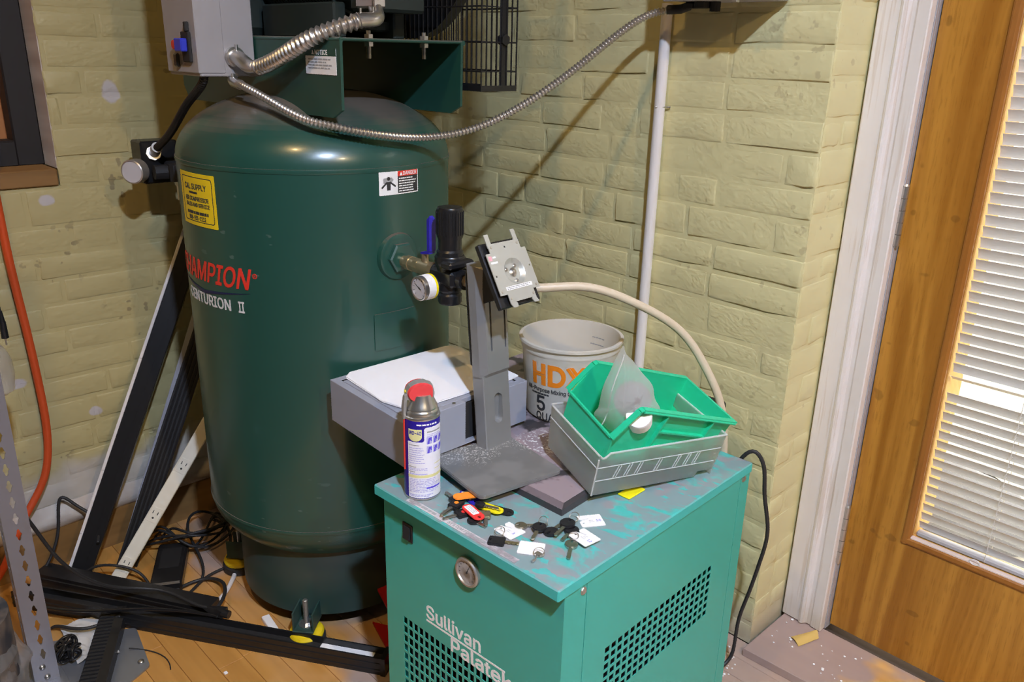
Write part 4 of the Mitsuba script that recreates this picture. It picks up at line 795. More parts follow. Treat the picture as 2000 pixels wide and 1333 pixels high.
obj('fine_print', can(cat([bars(0.003, 0.032, np.arange(0.106, 0.076, -0.0042), 0.0016, 6, 0.0002), bars(0.036, 0.068, np.arange(0.132, 0.128, -0.003), 0.0012, 7, 0.0002), bars(0.003, 0.040, [0.0655, 0.0625, 0.055, 0.0525 + 0.0015], 0.0014, 8, 0.0002), bars(0.003, 0.066, np.arange(0.0435, 0.0165, -0.0031), 0.0014, 9, 0.0002), bars(0.003, 0.05, [0.0125, 0.0095], 0.0018, 12, 0.0002)]), T0, 0.0, 0.0008), 'm_lavender', pn, True)
obj('barcode_line', can(cat([prism(sbox(0.034, 0.0245, 0.064, 0.0275), 0.0002)]), T0, 0.0, 0.0011), 'm_violet', pn, True)
cp = obj('cap', xf(lathe([(0.0285, 0.1735), (0.0295, 0.175), (0.0292, 0.1775), (0.0262, 0.183), (0.0222, 0.192), (0.0195, 0.200), (0, 0.201)], 56), CMt), 'm_can_metal', cn, 40, label='grey cap')
nd = math.radians(-112)                                             # where the nozzle points
CAPM = CMt @ trimesh.transformations.rotation_matrix(nd, (0, 0, 1))
core = hull([(x, y, z) for y in (-0.0085, 0.0085) for x, z in ((-0.0200, 0.188), (-0.0225, 0.200), (-0.019, 0.216), (-0.006, 0.2225), (0.010, 0.2225), (0.022, 0.2165), (0.0285, 0.206), (0.0285, 0.196), (0.022, 0.188))])
obj('trigger', xf(core, CAPM), 'm_cap_grey', cp, 25)
for s in (-1, 1):
    side = []
    for i in range(24):
        q = i / 24 * 2 * math.pi
        ex = 0.0245 * math.cos(q) + 0.003; ez = 0.0175 * math.sin(q) + 0.2045
        if ex < -0.0185: ex = -0.0185
        side += [(ex, s * 0.0085, ez), (ex * 0.94, s * 0.0150 if True else 0, ez * 0.94 + 0.2045 * 0.06)]
    obj('red_side', xf(hull(side), CAPM), 'm_cap_red', cp, 30, label='red grip side')
obj('straw_hinge', xf(cat([hull([(0.0295, y, z) for y, z in ((-0.004, 0.204), (0.004, 0.204))] + [(0.0345, y, z) for y, z in ((-0.003, 0.202), (0.003, 0.202))] + [(0.0325, y, z) for y, z in ((-0.004, 0.178), (0.004, 0.178), (-0.0025, 0.158), (0.0025, 0.158))] + [(0.0375, y, z) for y, z in ((-0.0045, 0.180), (0.0045, 0.180), (-0.0025, 0.158), (0.0025, 0.158))])]), CAPM @ trimesh.transformations.rotation_matrix(math.radians(13), (0, 0, 1))), 'm_cap_grey', cp, 30)
obj('nozzle_dot', xf(cyl((0.0285, 0.0, 0.2065), (0.0302, 0.0, 0.2065), 0.0028, n=16), CAPM), 'm_tagyellow', cp, False)
obj('straw', xf(cyl((0.0352, 0, 0.162), (0.0352, 0, 0.058), 0.0017, n=12), CAPM @ trimesh.transformations.rotation_matrix(math.radians(13), (0, 0, 1))), 'm_red', cn, True, label='thin red straw')

# ------------------------------------------------------------------ bucket
bk = thing('mixing_bucket', 'translucent plastic mixing bucket with orange and black print behind the monitor stand', 'bucket')
BKM = DM @ T_(0.052, 0.504, SLT + 0.0003)
RB, RT, HB = 0.094, 0.1085, 0.176
rad = lambda z: RB + (RT - RB) * z / HB
obj('wall', xf(lathe([(0, 0.0), (RB - 0.006, 0.0), (RB, 0.005)] + [(rad(z), z) for z in np.linspace(0.01, 0.150, 8)] + [(rad(0.152) + 0.002, 0.153), (rad(0.156) + 0.002, 0.157), (rad(0.158) + 0.0005, 0.160), (rad(0.17), HB - 0.008), (RT + 0.003, HB - 0.008), (RT + 0.0055, HB - 0.006), (RT + 0.0055, HB - 0.001), (RT + 0.003, HB), (RT - 0.0015, HB)] + [(rad(z) - 0.002, z) for z in np.linspace(0.170, 0.006, 6)] + [(0, 0.003)], 72), BKM), 'm_bucket', bk, 35)
BC = (BKM @ np.array([0, 0, 0, 1]))[:2]; BZ = SLT + 0.0003
def on_bucket(mesh, th0, z0, off=0.0006, inside=False):
    v, f = trimesh.remesh.subdivide_to_size(mesh.vertices, mesh.faces, 0.008, max_iter=12)
    zz = z0 + v[:, 1]; R = rad(zz) + off + v[:, 2]; a = math.radians(th0) + v[:, 0] / rad(0.1)
    return trimesh.Trimesh(np.stack([BC[0] + R * np.cos(a), BC[1] + R * np.sin(a), BZ + zz], 1), f, process=False)
# three slab letters, cut through by thin lines
Hh = 0.050
lh = unary_union([sbox(0, 0, 0.011, Hh), sbox(0.024, 0, 0.035, Hh), sbox(0, 0.020, 0.035, 0.030)]).difference(sbox(-0.01, 0.0243, 0.05, 0.0255))
ld = affinity.translate(unary_union([sbox(0, 0, 0.018, Hh), affinity.scale(Point(0.018, Hh / 2).buffer(Hh / 2, quad_segs=16), 0.85, 1, origin=(0.018, 0.025)).intersection(sbox(0.018, 0, 0.1, Hh))]).difference(unary_union([sbox(0.011, 0.011, 0.018, Hh - 0.011), affinity.scale(Point(0.018, Hh / 2).buffer(Hh / 2 - 0.011, quad_segs=16), 0.85, 1, origin=(0.018, 0.025)).intersection(sbox(0.018, 0, 0.1, Hh))])), 0.040, 0)
xa = LineString([(0.005, 0.0), (0.040, Hh)]).buffer(0.0075, cap_style=2); xb = LineString([(0.005, Hh), (0.040, 0)]).buffer(0.0075, cap_style=2)
lx_ = affinity.translate(unary_union([xa, xb]).intersection(sbox(-0.01, 0, 0.06, Hh)).difference(unary_union([LineString([(0.0, -0.007), (0.045, 0.057)]).buffer(0.0006), LineString([(0.0, 0.057), (0.045, -0.007)]).buffer(0.0006)])), 0.080, 0)
a0 = -97.0
obj('brand_lettering', on_bucket(prism(unary_union([lh, ld, lx_]), 0.0004), a0, 0.088), 'm_orange', bk, True, label='large orange letters')
obj('small_lettering', on_bucket(cat([mv(text('All-Purpose Mixing Container', 0.0092, 0.152, True, 0.0004), -0.018, 0.072), mv(bars(0.0, 0.052, [0.066], 0.0035, 81, 0.0004), -0.004, 0), mv(bars(0.0, 0.03, [0.1425], 0.0016, 82, 0.0004), 0.138, 0)]), a0, 0.0), 'm_print', bk, True)
obj('size_lettering', on_bucket(cat([mv(text('5', 0.034, 0.024, True, 0.0004), 0.004, 0.027), mv(text('QUART', 0.018, 0.076, True, 0.0004), 0.002, 0.004)]), a0 + 3, 0.0), 'm_print', bk, True)
obj('scale_marks', on_bucket(cat([bars(0, 0.04, [0.0], 0.0022, 84, 0.0004), mv(bars(0, 0.038, [0.0], 0.0022, 85, 0.0004), 0, -0.016)]), 85.0, 0.142, -0.0028), 'm_greyprint', bk, True)

# ------------------------------------------------------------------ plastic bins
def rotm(rv):
    th = np.linalg.norm(rv); return trimesh.transformations.rotation_matrix(th, np.array(rv) / th)
CBM = T_(1.4419, -0.5933, 0.6268) @ rotm([0.09336301, 0.15907176, 1.27761205])
cb = thing('clear_bin', 'clear frosted plastic storage bin lying tilted on the dryer with a green bin inside it', 'bin')
W_, L_, H_, f_, w_ = 0.1637, 0.2789, 0.0932, 0.0062, 0.0022
def shell(o, i): return cat([o, i])
side = Polygon([(0.0, 0), (0.238, 0), (0.243, 0.012), (0.262, 0.012), (L_, 0.012), (L_ + f_, H_), (0.016, H_), (0.009, H_ - 0.008), (0.003, H_ - 0.010), (-f_ * 0.85, H_ - 0.002)])
def wall(poly, M, t=w_): return xf(prism(poly, t), M)
tiltm = lambda a, ax: trimesh.transformations.rotation_matrix(a, ax)
fl_ = math.atan2(f_, H_)
near = wall(side, frame((0, w_, 0), (1, 0, 0), Y=(0, 0, 1)) ); near = xf(near, tiltm(fl_, (1, 0, 0)))
far = wall(side, frame((0, 0, 0), (1, 0, 0), Y=(0, 0, 1))); far = xf(far, T_(0, W_, 0) @ tiltm(-fl_, (1, 0, 0)))
front = wall(Polygon([(0, 0), (W_, 0), (W_ + f_, H_ - 0.002), (-f_, H_ - 0.002)]), frame((0, 0, 0), (0, 1, 0), Y=(0, 0, 1))); front = xf(front, tiltm(-fl_, (0, 1, 0)))
back = wall(Polygon([(0, 0), (W_, 0), (W_ + f_, H_), (-f_, H_)]), frame((-w_, 0, 0), (0, 1, 0), Y=(0, 0, 1))); back = xf(back, T_(L_, 0, 0) @ tiltm(fl_, (0, 1, 0)))
floor_ = box((0.001, 0.001, 0.0), (0.240, W_ - 0.001, w_))
obj('shell', xf(cat([near, far, front, back, floor_]), CBM), 'm_clear', cb, False)
rims = [tube([(-f_, W_, H_ - 0.001), (-f_, -f_ * 0.6, H_ - 0.002), (0.003, -f_ * 0.8, H_ - 0.0095), (0.009, -f_ * 0.8, H_ - 0.0075), (0.016, -f_, H_ + 0.0005), (L_ + f_, -f_, H_ + 0.0005)], 0.0021, 8), tube([(-f_, W_ + f_, H_), (L_ + f_, W_ + f_, H_), (L_ + f_, -f_, H_)], 0.0021, 8)]
ln = lambda x0, z0, x1, z1: tube([(x0, -0.0010 - f_ * z0 / H_, z0), (x1, -0.0010 - f_ * z1 / H_, z1)], 0.0010, 6)
marks = [ln(-0.002, 0.034, 0.274, 0.034), ln(-0.004, 0.064, 0.280, 0.064)] + [ln(x, 0.036, x + 0.007, 0.062) for x in (0.036, 0.042, 0.060, 0.066, 0.084, 0.090, 0.128, 0.134, 0.172, 0.178, 0.196, 0.202, 0.218, 0.224)]
mk2 = [tube([(-0.0010 - f_ * 0.067 / H_, -0.003, 0.064), (-0.0010 - f_ * 0.067 / H_, W_ + 0.003, 0.067)], 0.0010, 6), tube([(-0.0008, -0.0008, 0.001), (-f_, -f_, H_ - 0.01)], 0.0016, 6)]
thin('m_clearrim', (0.93, 0.93, 0.92), 0.35, 0.25, 1.0)
obj('rim', xf(cat(rims + marks + mk2), CBM), 'm_clearrim', cb, 40)
# green bin
S_ = 1.085
gb_t = CAM + (np.array([1.56026407, -0.4329097, 0.65799337]) - CAM) * S_
GBM = T_(*gb_t) @ rotm([-0.46707926, -0.49155349, -3.29913623])
gW, gL_, gH, gYb, gh = 0.1356 * S_, 0.2620 * S_, 0.1244 * S_, 0.2397 * S_, 0.06375 * S_
gn = thing('green_bin', 'bright green open-front plastic bin sitting tilted in the clear bin', 'bin')
tk = 0.0024; tap = 0.009; zb = 0.018
sd = Polygon([(0, zb), (0.0, gH), (gYb - 0.008, gH), (gYb - 0.003, gH - 0.004), (gL_, gh), (gL_ - 0.012, zb)])
cut_ = []
nearw = xf(prism(sd, tk), frame((tap, 0, 0), (0, 1, 0), Y=(0, 0, 1)) @ T_(0, 0, 0))
nearw.vertices[:, 0] -= tap * nearw.vertices[:, 2] / gH
farw = xf(prism(sd, tk), frame((gW - tap - tk, 0, 0), (0, 1, 0), Y=(0, 0, 1)))
farw.vertices[:, 0] += tap * farw.vertices[:, 2] / gH
bk_ = hull([(x, y, z) for y in (0, tk) for x, z in ((tap, zb), (gW - tap, zb), (0, gH), (gW, gH))])
ft_ = hull([(x, gL_ - 0.012 * (1 - z / gh) + dy_, z) for dy_ in (-tk, 0) for x, z in ((tap, zb), (gW - tap, zb), (tap * 0.5, gh), (gW - tap * 0.5, gh))])
bt_ = box((tap, 0, zb), (gW - tap, gL_ - 0.012, zb + tk))
obj('shell', xf(cat([nearw, farw, bk_, ft_, bt_]), GBM), 'm_bin', gn, False)
def flange(x0, x1):
    """flat rim turned outward along a side wall's top"""
    P = [(0.0, gH), (gYb - 0.010, gH), (gYb - 0.004, gH - 0.004), (gL_ + 0.001, gh)]
    out = []
    for (ya, za), (yb, zb) in zip(P[:-1], P[1:]):
        nrm = np.array([-(zb - za), yb - ya]); nrm /= np.linalg.norm(nrm)
        out.append(hull([(x, y + nrm[0] * s, z + nrm[1] * s) for x in (x0, x1) for y, z in ((ya, za), (yb, zb)) for s in (0.0, 0.0026)]))
    return cat(out)
obj('rim', xf(cat([flange(-0.0085, 0.003), flange(gW - 0.003, gW + 0.0085), hull([(x, y, z) for x in (-0.0085, gW + 0.0085) for y in (-0.004, 0.003) for z in (gH, gH + 0.0026)]), hull([(x, y, z) for x in (0, gW) for y in (gL_ - 0.003, gL_ + 0.003) for z in (gh - 0.002, gh + 0.0012)]),
    tube([(-0.0080, 0.0, gH - 0.002), (-0.0080, gYb - 0.010, gH - 0.002)], 0.0024, 8)]), GBM), 'm_bin', gn, False)
def rib(y0, z0, y1, z1, t=0.0016, depth=0.0085):
    d = np.array([y1 - y0, z1 - z0]); d /= np.linalg.norm(d); n_ = np.array([-d[1], d[0]]) * t
    return hull([(x + tap * (1 - z / gH) * 0 , y + s * n_[0], z + s * n_[1]) for (y, z) in ((y0, z0), (y1, z1)) for s in (-1, 1) for x in (-0.0085 + tap * (1 - z / gH), 0.003 + tap * (1 - z / gH))])
ribs_ = [rib(0.185, gH, 0.185, zb), rib(0.060, gH, 0.060, zb), rib(0.060, 0.094, 0.185, 0.094), rib(0.060, 0.058, 0.185, 0.058), rib(0.060, 0.022, 0.185, 0.022), rib(gYb - 0.004, gH - 0.004, gL_, gh), rib(gL_ - 0.001, gh, gL_ - 0.012, zb)]
obj('side_ribs', xf(cat(ribs_), GBM), 'm_bin', gn, False)
# zip bag of white rolls standing in the green bin
BP, Bn, Be = np.array([1.4536, -0.5243, 0.8118]), np.array([-0.6021, 0.7984, 0.0]), np.array([0.7984, 0.6021, 0.0])
outl = [(-0.0136, 0.09), (-0.0087, 0.0789), (0.0038, 0.0655), (0.0215, 0.0447), (0.0371, 0.0285), (0.0454, 0.0136), (0.0508, -0.0077), (0.0604, -0.0267), (0.0425, -0.0505), (0.0213, -0.0677), (0.0011, -0.0772), (-0.021, -0.0774), (-0.0407, -0.0629), (-0.0564, -0.048), (-0.0525, -0.0355), (-0.0485, -0.025), (-0.044, 0.0075), (-0.034, 0.038), (-0.0263, 0.0601)]
oc = np.array([-0.002, -0.012]); ol = np.array(outl)
P_ = CubicSpline(np.arange(len(ol) + 1), np.vstack([ol, ol[:1]]), bc_type='periodic')(np.linspace(0, len(ol), 72, endpoint=False))
def pillow(sign, rings=14):
    v, f = [], []
    for i in range(rings + 1):
        s = i / rings; q = oc + (P_ - oc) * s
        b = 0.024 * (1 - s ** 2.2) ** 0.8 if s < 1 else 0
        for j, (x, y) in enumerate(q):
            wob = 0.0022 * (meshkit.noise(np.array([x * 160, y * 60, sign * 3.0])) - 0.5) * (1 - s * 0.6)
            fade = min(1, max(0, (0.085 - y) / 0.09))
            v.append(BP + Be * x + np.array([0, 0, y]) + Bn * (sign * b * fade + wob))
    n = len(P_)
    for i in range(rings):
        for j in range(n):
            a, b_, c, d = i * n + j, i * n + (j + 1) % n, (i + 1) * n + (j + 1) % n, (i + 1) * n + j
            if i: f.append((a, b_, c))
            f.append((a, c, d))
    return trimesh.Trimesh(v, f, process=False)
bgk = thing('zip_bag', 'crumpled clear plastic zip bag standing in the green bin', 'bag')
obj('sheet', pillow(-1), 'm_bag', bgk, True); obj('sheet', pillow(1), 'm_bag', bgk, True)
zp = [(-0.0103, 0.0749), (-0.0151, 0.0533), (-0.0239, 0.0231), (-0.0287, -0.0031), (-0.0324, -0.0315), (-0.041, -0.0578)]
obj('zip_seam', tube(spline([BP + Be * x + np.array([0, 0, y]) - Bn * (0.003 + 0.012 * min(1, max(0, (0.07 - y) * 12))) for x, y in zp], 40), 0.0013, 8), 'm_clearrim', bgk, True)
def bagp(x, y, n): return BP + Be * x + np.array([0, 0, y]) + Bn * n
rr_ = thing('white_roll', 'round white plastic lid inside the clear zip bag', 'lid')
RLM = zto(bagp(0.0105, -0.0120, 0.004), np.array([0.45, -0.80, 0.40]))
obj('disc', xf(lathe([(0, -0.006), (0.031, -0.006), (0.0335, -0.003), (0.0335, 0.004), (0.030, 0.0065), (0.024, 0.0045), (0, 0.004)], 48), RLM), 'm_white', rr_, 35)
mat('m_mauveprint', (0.40, 0.25, 0.25), 0.6)
obj('print_patch', xf(rbox((-0.006, 0.004, 0.004), (0.008, 0.015, 0.0046), 0.0002), RLM), 'm_mauveprint', rr_, False)
cpm = zto(bagp(0.024, -0.048, -0.006), np.array([0.40, -0.60, 0.70]))
whole('white_cap', xf(lathe([(0, 0), (0.024, 0.0), (0.024, 0.024), (0.022, 0.028), (0.0, 0.029)], 44), cpm), 'm_white', 'short white plastic cap at the bottom of the clear zip bag', 'cap')
# things half hidden under and behind the bins
whole('yellow_tag', D(rbox((0.345, 0.300, LID + 0.0003), (0.372, 0.352, LID + 0.0035), 0.0012), 0, 0, 0), 'm_tagyellow', 'bright yellow plastic piece peeking out under the clear bin', 'tag')
whole('pipe_fitting', cat([rbox((1.352, -0.175, 0.612), (1.418, -0.115, 0.668), 0.004), cyl((1.385, -0.145, 0.56), (1.385, -0.145, 0.62), 0.016, n=16)]), 'm_blackmatte', 'dark square pipe fitting behind the right end of the green bin', 'fitting')
obj('pipe', cyl((1.385, -0.145, 0.0), (1.385, -0.145, 0.57), 0.012, n=14), 'm_blackmatte', 'pipe_fitting')

# ------------------------------------------------------------------ keys and tags
def pill(L, W): return LineString([(-L / 2 + W / 2, 0), (L / 2 - W / 2, 0)]).buffer(W / 2, quad_segs=10)
def at(p0, p1, z):
    """frame on the lid: origin midway, x from p0 to p1"""
    p0, p1 = np.array(p0), np.array(p1); m = (p0 + p1) / 2; return DM @ T_(m[0], m[1], z) @ trimesh.transformations.rotation_matrix(math.atan2(*(p1 - p0)[::-1]), (0, 0, 1))
def plastic_tag(name, label, p0, p1, z, bsdf, L=0.056, W=0.021, window=False, tilt=0.0, group='coloured key tags'):
    k = thing(name, label, 'key tag', None); M = at(p0, p1, z) @ trimesh.transformations.rotation_matrix(math.radians(tilt), (0, 1, 0))
    o_ = pill(L, W).difference(affinity.scale(Point(L / 2 - 0.0085, 0).buffer(0.003), 1.5, 0.8))
    obj('frame', xf(cat([prism(o_, 0.0022, None, 0.0004), prism(o_.buffer(-0.0008), 0.0007, None, 0.0024)]), M), bsdf, k, False)
    if window:
        obj('paper_insert', xf(box((-L / 2 + 0.006, -0.0065, 0.0030), (L / 2 - 0.017, 0.0065, 0.0034)), M), 'm_white', k, False)
        obj('handwriting', xf(bars(-L / 2 + 0.008, L / 2 - 0.02, [-0.003, 0.001, 0.004], 0.0008, 91, 0.0002), M @ T_(0, 0, 0.0034)), 'm_greyprint', k, False)
    return k
Z = LID
plastic_tag('key_tag', 'glossy black key tag lying right of the yellow tag', (0.212, 0.094), (0.252, 0.108), Z + 0.0005, 'm_fobblack')
plastic_tag('key_tag', 'blue key tag with a white insert, mostly hidden behind the orange tag', (0.142, 0.0993), (0.186, 0.0885), Z + 0.001, 'm_tagblue', window=True)
plastic_tag('key_tag', 'yellow key tag between the black tag and the red tag', (0.197, 0.0865), (0.243, 0.0925), Z + 0.0045, 'm_tagyellow', tilt=-3)
plastic_tag('key_tag', 'red key tag with a white paper label', (0.1845, 0.0605), (0.2440, 0.0475), Z + 0.0085, 'm_tagred', window=True)
plastic_tag('key_tag', 'orange key tag lying on top of the pile of keys', (0.1585, 0.0565), (0.1865, 0.1085), Z + 0.0135, 'm_tagorange', L=0.058)
def fob_key(label, head, tip, z, hw=0.0125, square=False, dot=None, bl='m_key', head_m='m_fobblack', group=None):
    k = thing('key', label, 'key'); head, tip = np.array(head), np.array(tip); L = np.linalg.norm(tip - head)
    M = DM @ T_(head[0], head[1], z) @ trimesh.transformations.rotation_matrix(math.atan2(*(tip - head)[::-1]), (0, 0, 1))
    hp = rrect(-hw, -hw * 0.85, hw * 1.1, hw * 0.85, 0.003) if square else affinity.scale(Point(0, 0).buffer(hw), 1.0, 0.92)
    hp = hp.difference(affinity.translate(pill(0.008, 0.003), -hw * 0.6, 0).buffer(0.0) if not square else Point(-hw * 0.75, 0).buffer(0.0014))
    obj('head', xf(cat([prism(hp, 0.0035, None, 0.0008), prism(hp.buffer(-0.0011), 0.0055, None, 0.0)]), M), head_m, k, False)
    x = hw * 0.9; teeth = [(x, -0.0034)]; n = 7
    for i in range(n): teeth += [(x + (L - x) * (i + 0.2) / n, -0.0034), (x + (L - x) * (i + 0.6) / n, -0.0034 + 0.0016 * (1 + i % 2) * 0.7)]
    bp = Polygon(teeth + [(L, -0.001), (L, 0.0012), (L - 0.002, 0.0034), (x, 0.0034)])
    obj('blade', xf(cat([prism(bp.buffer(0), 0.0022, None, 0.0017), box((x, -0.0003, 0.0012), (L - 0.003, 0.001, 0.0043))]), M), bl, k, False)
    if dot: obj('dot', xf(prism(Point(0.0, 0).buffer(0.0042), 0.0006, None, 0.0055), M), dot, k, False)
    return k
fob_key('black-headed key with an orange dot at the upper left of the pile', (0.160, 0.0655), (0.1250, 0.0700), Z + 0.004, square=True, dot='m_tagorange')
fob_key('black-headed key with an orange dot under the orange tag', (0.172, 0.0530), (0.1795, 0.0085), Z + 0.006, square=True, dot='m_tagorange')
fob_key('black-headed key with a red dot beside the red tag', (0.1965, 0.0475), (0.1850, 0.0080), Z + 0.0005, square=True, dot='m_tagred', hw=0.0135)
fob_key('black-headed key under the red tag, blade hidden', (0.2265, 0.0430), (0.2560, 0.0440), Z + 0.0002, hw=0.0115)
fob_key('silver key lying across the yellow tag', (0.2060, 0.0790), (0.2400, 0.0920), Z + 0.0085, hw=0.0095)
fob_key('brown-headed translucent key between the red and yellow tags', (0.2300, 0.0690), (0.2560, 0.0440), Z + 0.003, hw=0.0105, square=True, head_m='m_keybrass')
fob_key('square black-headed key with a brass blade on the printed strip', (0.2985, 0.0265), (0.3310, 0.0475), Z + 0.0002, hw=0.0135, square=True, bl='m_keybrass')
fob_key('plain flat metal key left of the round-headed black keys', (0.2955, 0.0900), (0.3260, 0.1260), Z + 0.0002, hw=0.0108, head_m='m_key')
fob_key('round black-headed key, leftmost of the round-headed ones', (0.3245, 0.1050), (0.3405, 0.0690), Z + 0.0040, hw=0.0135)
fob_key('round black-headed key second from the left, blade hidden', (0.3440, 0.1130), (0.3400, 0.1420), Z + 0.0002, hw=0.0135)
fob_key('round black-headed key lying on top beside the white tag numbered 10', (0.3525, 0.1465), (0.3620, 0.1020), Z + 0.0065, hw=0.0145)
fob_key('round black-headed key under the topmost round-headed key', (0.3660, 0.1420), (0.3740, 0.1060), Z + 0.0005, hw=0.0135)
fob_key('silver house key hanging on the white tag numbered 12', (0.3930, 0.1090), (0.4160, 0.0730), Z + 0.0002, hw=0.0120, head_m='m_key')
def ring_at(u, v, z, r, tilt=(0, 0), seed=0):
    q = np.linspace(0, 2 * math.pi * 1.0, 30); return D(xf(tube(np.c_[r * np.cos(q), r * np.sin(q), 0.0012 * np.sin(q * 0.5)], 0.0007, 6), trimesh.transformations.euler_matrix(tilt[0], tilt[1], 0)), u, v, z)
def white_tag(label, cu, cv, ang, num, z, slit=True):
    k = thing('white_key_tag', label, 'key tag')
    M = DM @ T_(cu, cv, z) @ trimesh.transformations.rotation_matrix(math.radians(ang), (0, 0, 1)); L, W = 0.043, 0.0365
    p = rrect(-L / 2, -W / 2, L / 2, W / 2, 0.0025)
    if slit: p = p.difference(unary_union([LineString([(-L / 2 - 0.001, W / 2 - 0.018), (-L / 2 + 0.018, W / 2 - 0.011)]).buffer(0.0008), Polygon([(-L / 2 - 0.001, W / 2 - 0.010), (-L / 2 - 0.001, W / 2 - 0.020), (-L / 2 + 0.006, W / 2 - 0.0145)]), Point(-L / 2 + 0.006, -0.006).buffer(0.002)]))
    obj('card', xf(prism(p, 0.0011), M), 'm_white', k, False)
    if num:
        obj('number', xf(mv(text(num, 0.0055, None, False, 0.0002), 0.009, -0.004), M @ T_(0, 0, 0.0011) @ trimesh.transformations.rotation_matrix(math.radians(60), (0, 0, 1)) if False else M @ T_(0, 0, 0.0011)), 'm_violet', k, False)
        obj('handwriting', xf(bars(-0.004, 0.006, [-0.004, 0.0, 0.004][: (3 if num == '12' else 2)], 0.0006, 95, 0.0002), M @ T_(0, 0, 0.0011)), 'm_greyprint', k, False)
    return k
white_tag('white key tag numbered 3 beside the square black-headed key', 0.2915, 0.0665, -4, '3', Z + 0.0012)
k2 = white_tag('blank white key tag with a bare steel ring, nearest the front corner', 0.3520, 0.0548, 33, '', Z + 0.0003, False)
white_tag('white key tag numbered 10 right of the round-headed black keys', 0.3680, 0.1930, 56, '10', Z + 0.0003)
white_tag('white key tag numbered 12 above the silver house key', 0.3985, 0.1365, -8, '12', Z + 0.0062)
kr = thing('key_ring', 'small steel key ring with a dangling clip on the blank white tag', 'key ring')
obj('ring', ring_at(0.3735, 0.0500, Z + 0.0055, 0.0090, (0.35, 0.2)), 'm_zinc', kr, True)
obj('clip', D(cat([rbox((0.366, 0.046, Z + 0.002), (0.3795, 0.055, Z + 0.0035), 0.0006), tube([(0.374, 0.043, Z + 0.004), (0.380, 0.034, Z + 0.003), (0.3805, 0.0285, Z + 0.003)], 0.0014, 8), cyl((0.3800, 0.031, Z + 0.003), (0.3805, 0.0255, Z + 0.003), 0.0024, n=10)])), 'm_zinc', kr, False)
for lab, u, v, r, t in (('thin steel ring joining the square black key to its white tag', 0.288, 0.046, 0.0085, (0.5, 0.1)), ('thin steel ring standing up behind the leftmost round-headed key', 0.3180, 0.1230, 0.0080, (0.9, 0.2)), ('thin steel ring between the round-headed keys and the white tag numbered 10', 0.3470, 0.1720, 0.0085, (0.7, 0.2)), ('thin steel ring through the white tag numbered 12', 0.3850, 0.1240, 0.0085, (0.25, 0.0))):
    whole('key_ring', ring_at(u, v, Z + 0.0085, r, t), 'm_zinc', lab, 'key ring', smooth=True)

# ------------------------------------------------------------------ strips, ducts, cables and scraps left of the compressor
def beam(p0, p1, out, sec):
    """prism of the (side, outward) section from p0 to p1; 'out' is roughly where its face looks"""
    p0, p1 = np.array(p0, float), np.array(p1, float); Zv = (p1 - p0); L = np.linalg.norm(Zv); Zv /= L
    o = np.array(out, float); o -= Zv * (o @ Zv); o /= np.linalg.norm(o); X = np.cross(o, Zv)
    M = np.eye(4); M[:3, 0], M[:3, 1], M[:3, 2], M[:3, 3] = X, o, Zv, p0
    if np.linalg.det(M[:3, :3]) < 0: raise ValueError
    return M, L
# cream outlet strip
os_ = thing('outlet_strip', 'cream metal outlet strip leaning beside the green tank', 'power strip')
OM, OL = beam((0.205, -1.068, 0.004), (0.238, -0.52, 0.74), (0.80, -0.50, 0.30), None)
obj('channel', xf(prism(rrect(-0.0185, -0.021, 0.0185, 0.0, 0.004), OL), OM), 'm_cream', os_, 25)
for zz in (0.055, 0.205, 0.355, 0.505, 0.655, 0.805):
    ok = obj('outlet', xf(rbox((-0.0150, -0.001, zz - 0.021), (0.0150, 0.0012, zz + 0.021), 0.0008), OM), 'm_cream', os_)
    obj('slots', xf(cat([box((-0.0075, 0.001, zz + 0.003), (-0.0055, 0.0016, zz + 0.011)), box((0.0055, 0.001, zz + 0.003), (0.0075, 0.0016, zz + 0.011)), cyl((0, 0.001, zz - 0.008), (0, 0.0016, zz - 0.008), 0.0028, n=10)]), OM), 'm_boxdark', ok, False)
# black leaning channel with pale edge
lc = thing('leaning_channel', 'long black trunking with a white edge leaning against the yellow wall', 'cable trunking')
CM, CL = beam((0.118, -1.132, 0.002), (0.060, -0.655, 0.955), (0.86, -0.48, 0.2), None)
obj('trunk', xf(prism(unary_union([rrect(-0.026, -0.04, 0.026, 0.0, 0.002), sbox(-0.005, -0.001, -0.002, 0.0016)]), CL), CM), 'm_black', lc, False)
obj('white_edge', xf(prism(rrect(0.0262, -0.040, 0.0345, 0.001, 0.002), CL), CM), 'm_pvc', lc, False)
obj('joints', xf(cat([box((0.026, -0.02, z), (0.0347, 0.0013, z + 0.0012)) for z in (0.12, 0.30, 0.62)]), CM), 'm_greyprint', lc, False)
SM_, SL_ = beam((0.105, -1.010, 0.002), (0.050, -0.70, 0.66), (0.86, -0.48, 0.2), None)
whole('pale_strip', xf(prism(rrect(-0.012, -0.006, 0.012, 0, 0.002), SL_), SM_), 'm_boxgrey', 'thin pale grey strip leaning between the black trunkings', 'strip', smooth=False)
BM2, BL2 = beam((0.150, -1.020, 0.002), (0.130, -0.60, 0.90), (0.86, -0.48, 0.2), None)
wd = thing('slotted_duct', 'black slotted cable duct leaning just behind the cream outlet strip', 'cable duct')
obj('base', xf(prism(rrect(-0.026, -0.045, 0.026, -0.004, 0.002), BL2), BM2), 'm_blackmatte', wd, False)
obj('fingers', xf(cat([box((-0.028 + 0.0107 * k, -0.006, z0), (-0.0225 + 0.0107 * k, 0.0, z0 + BL2 - 0.01)) for k in range(5) for z0 in (0.005,)]), BM2), 'm_black', wd, False, kind='stuff')
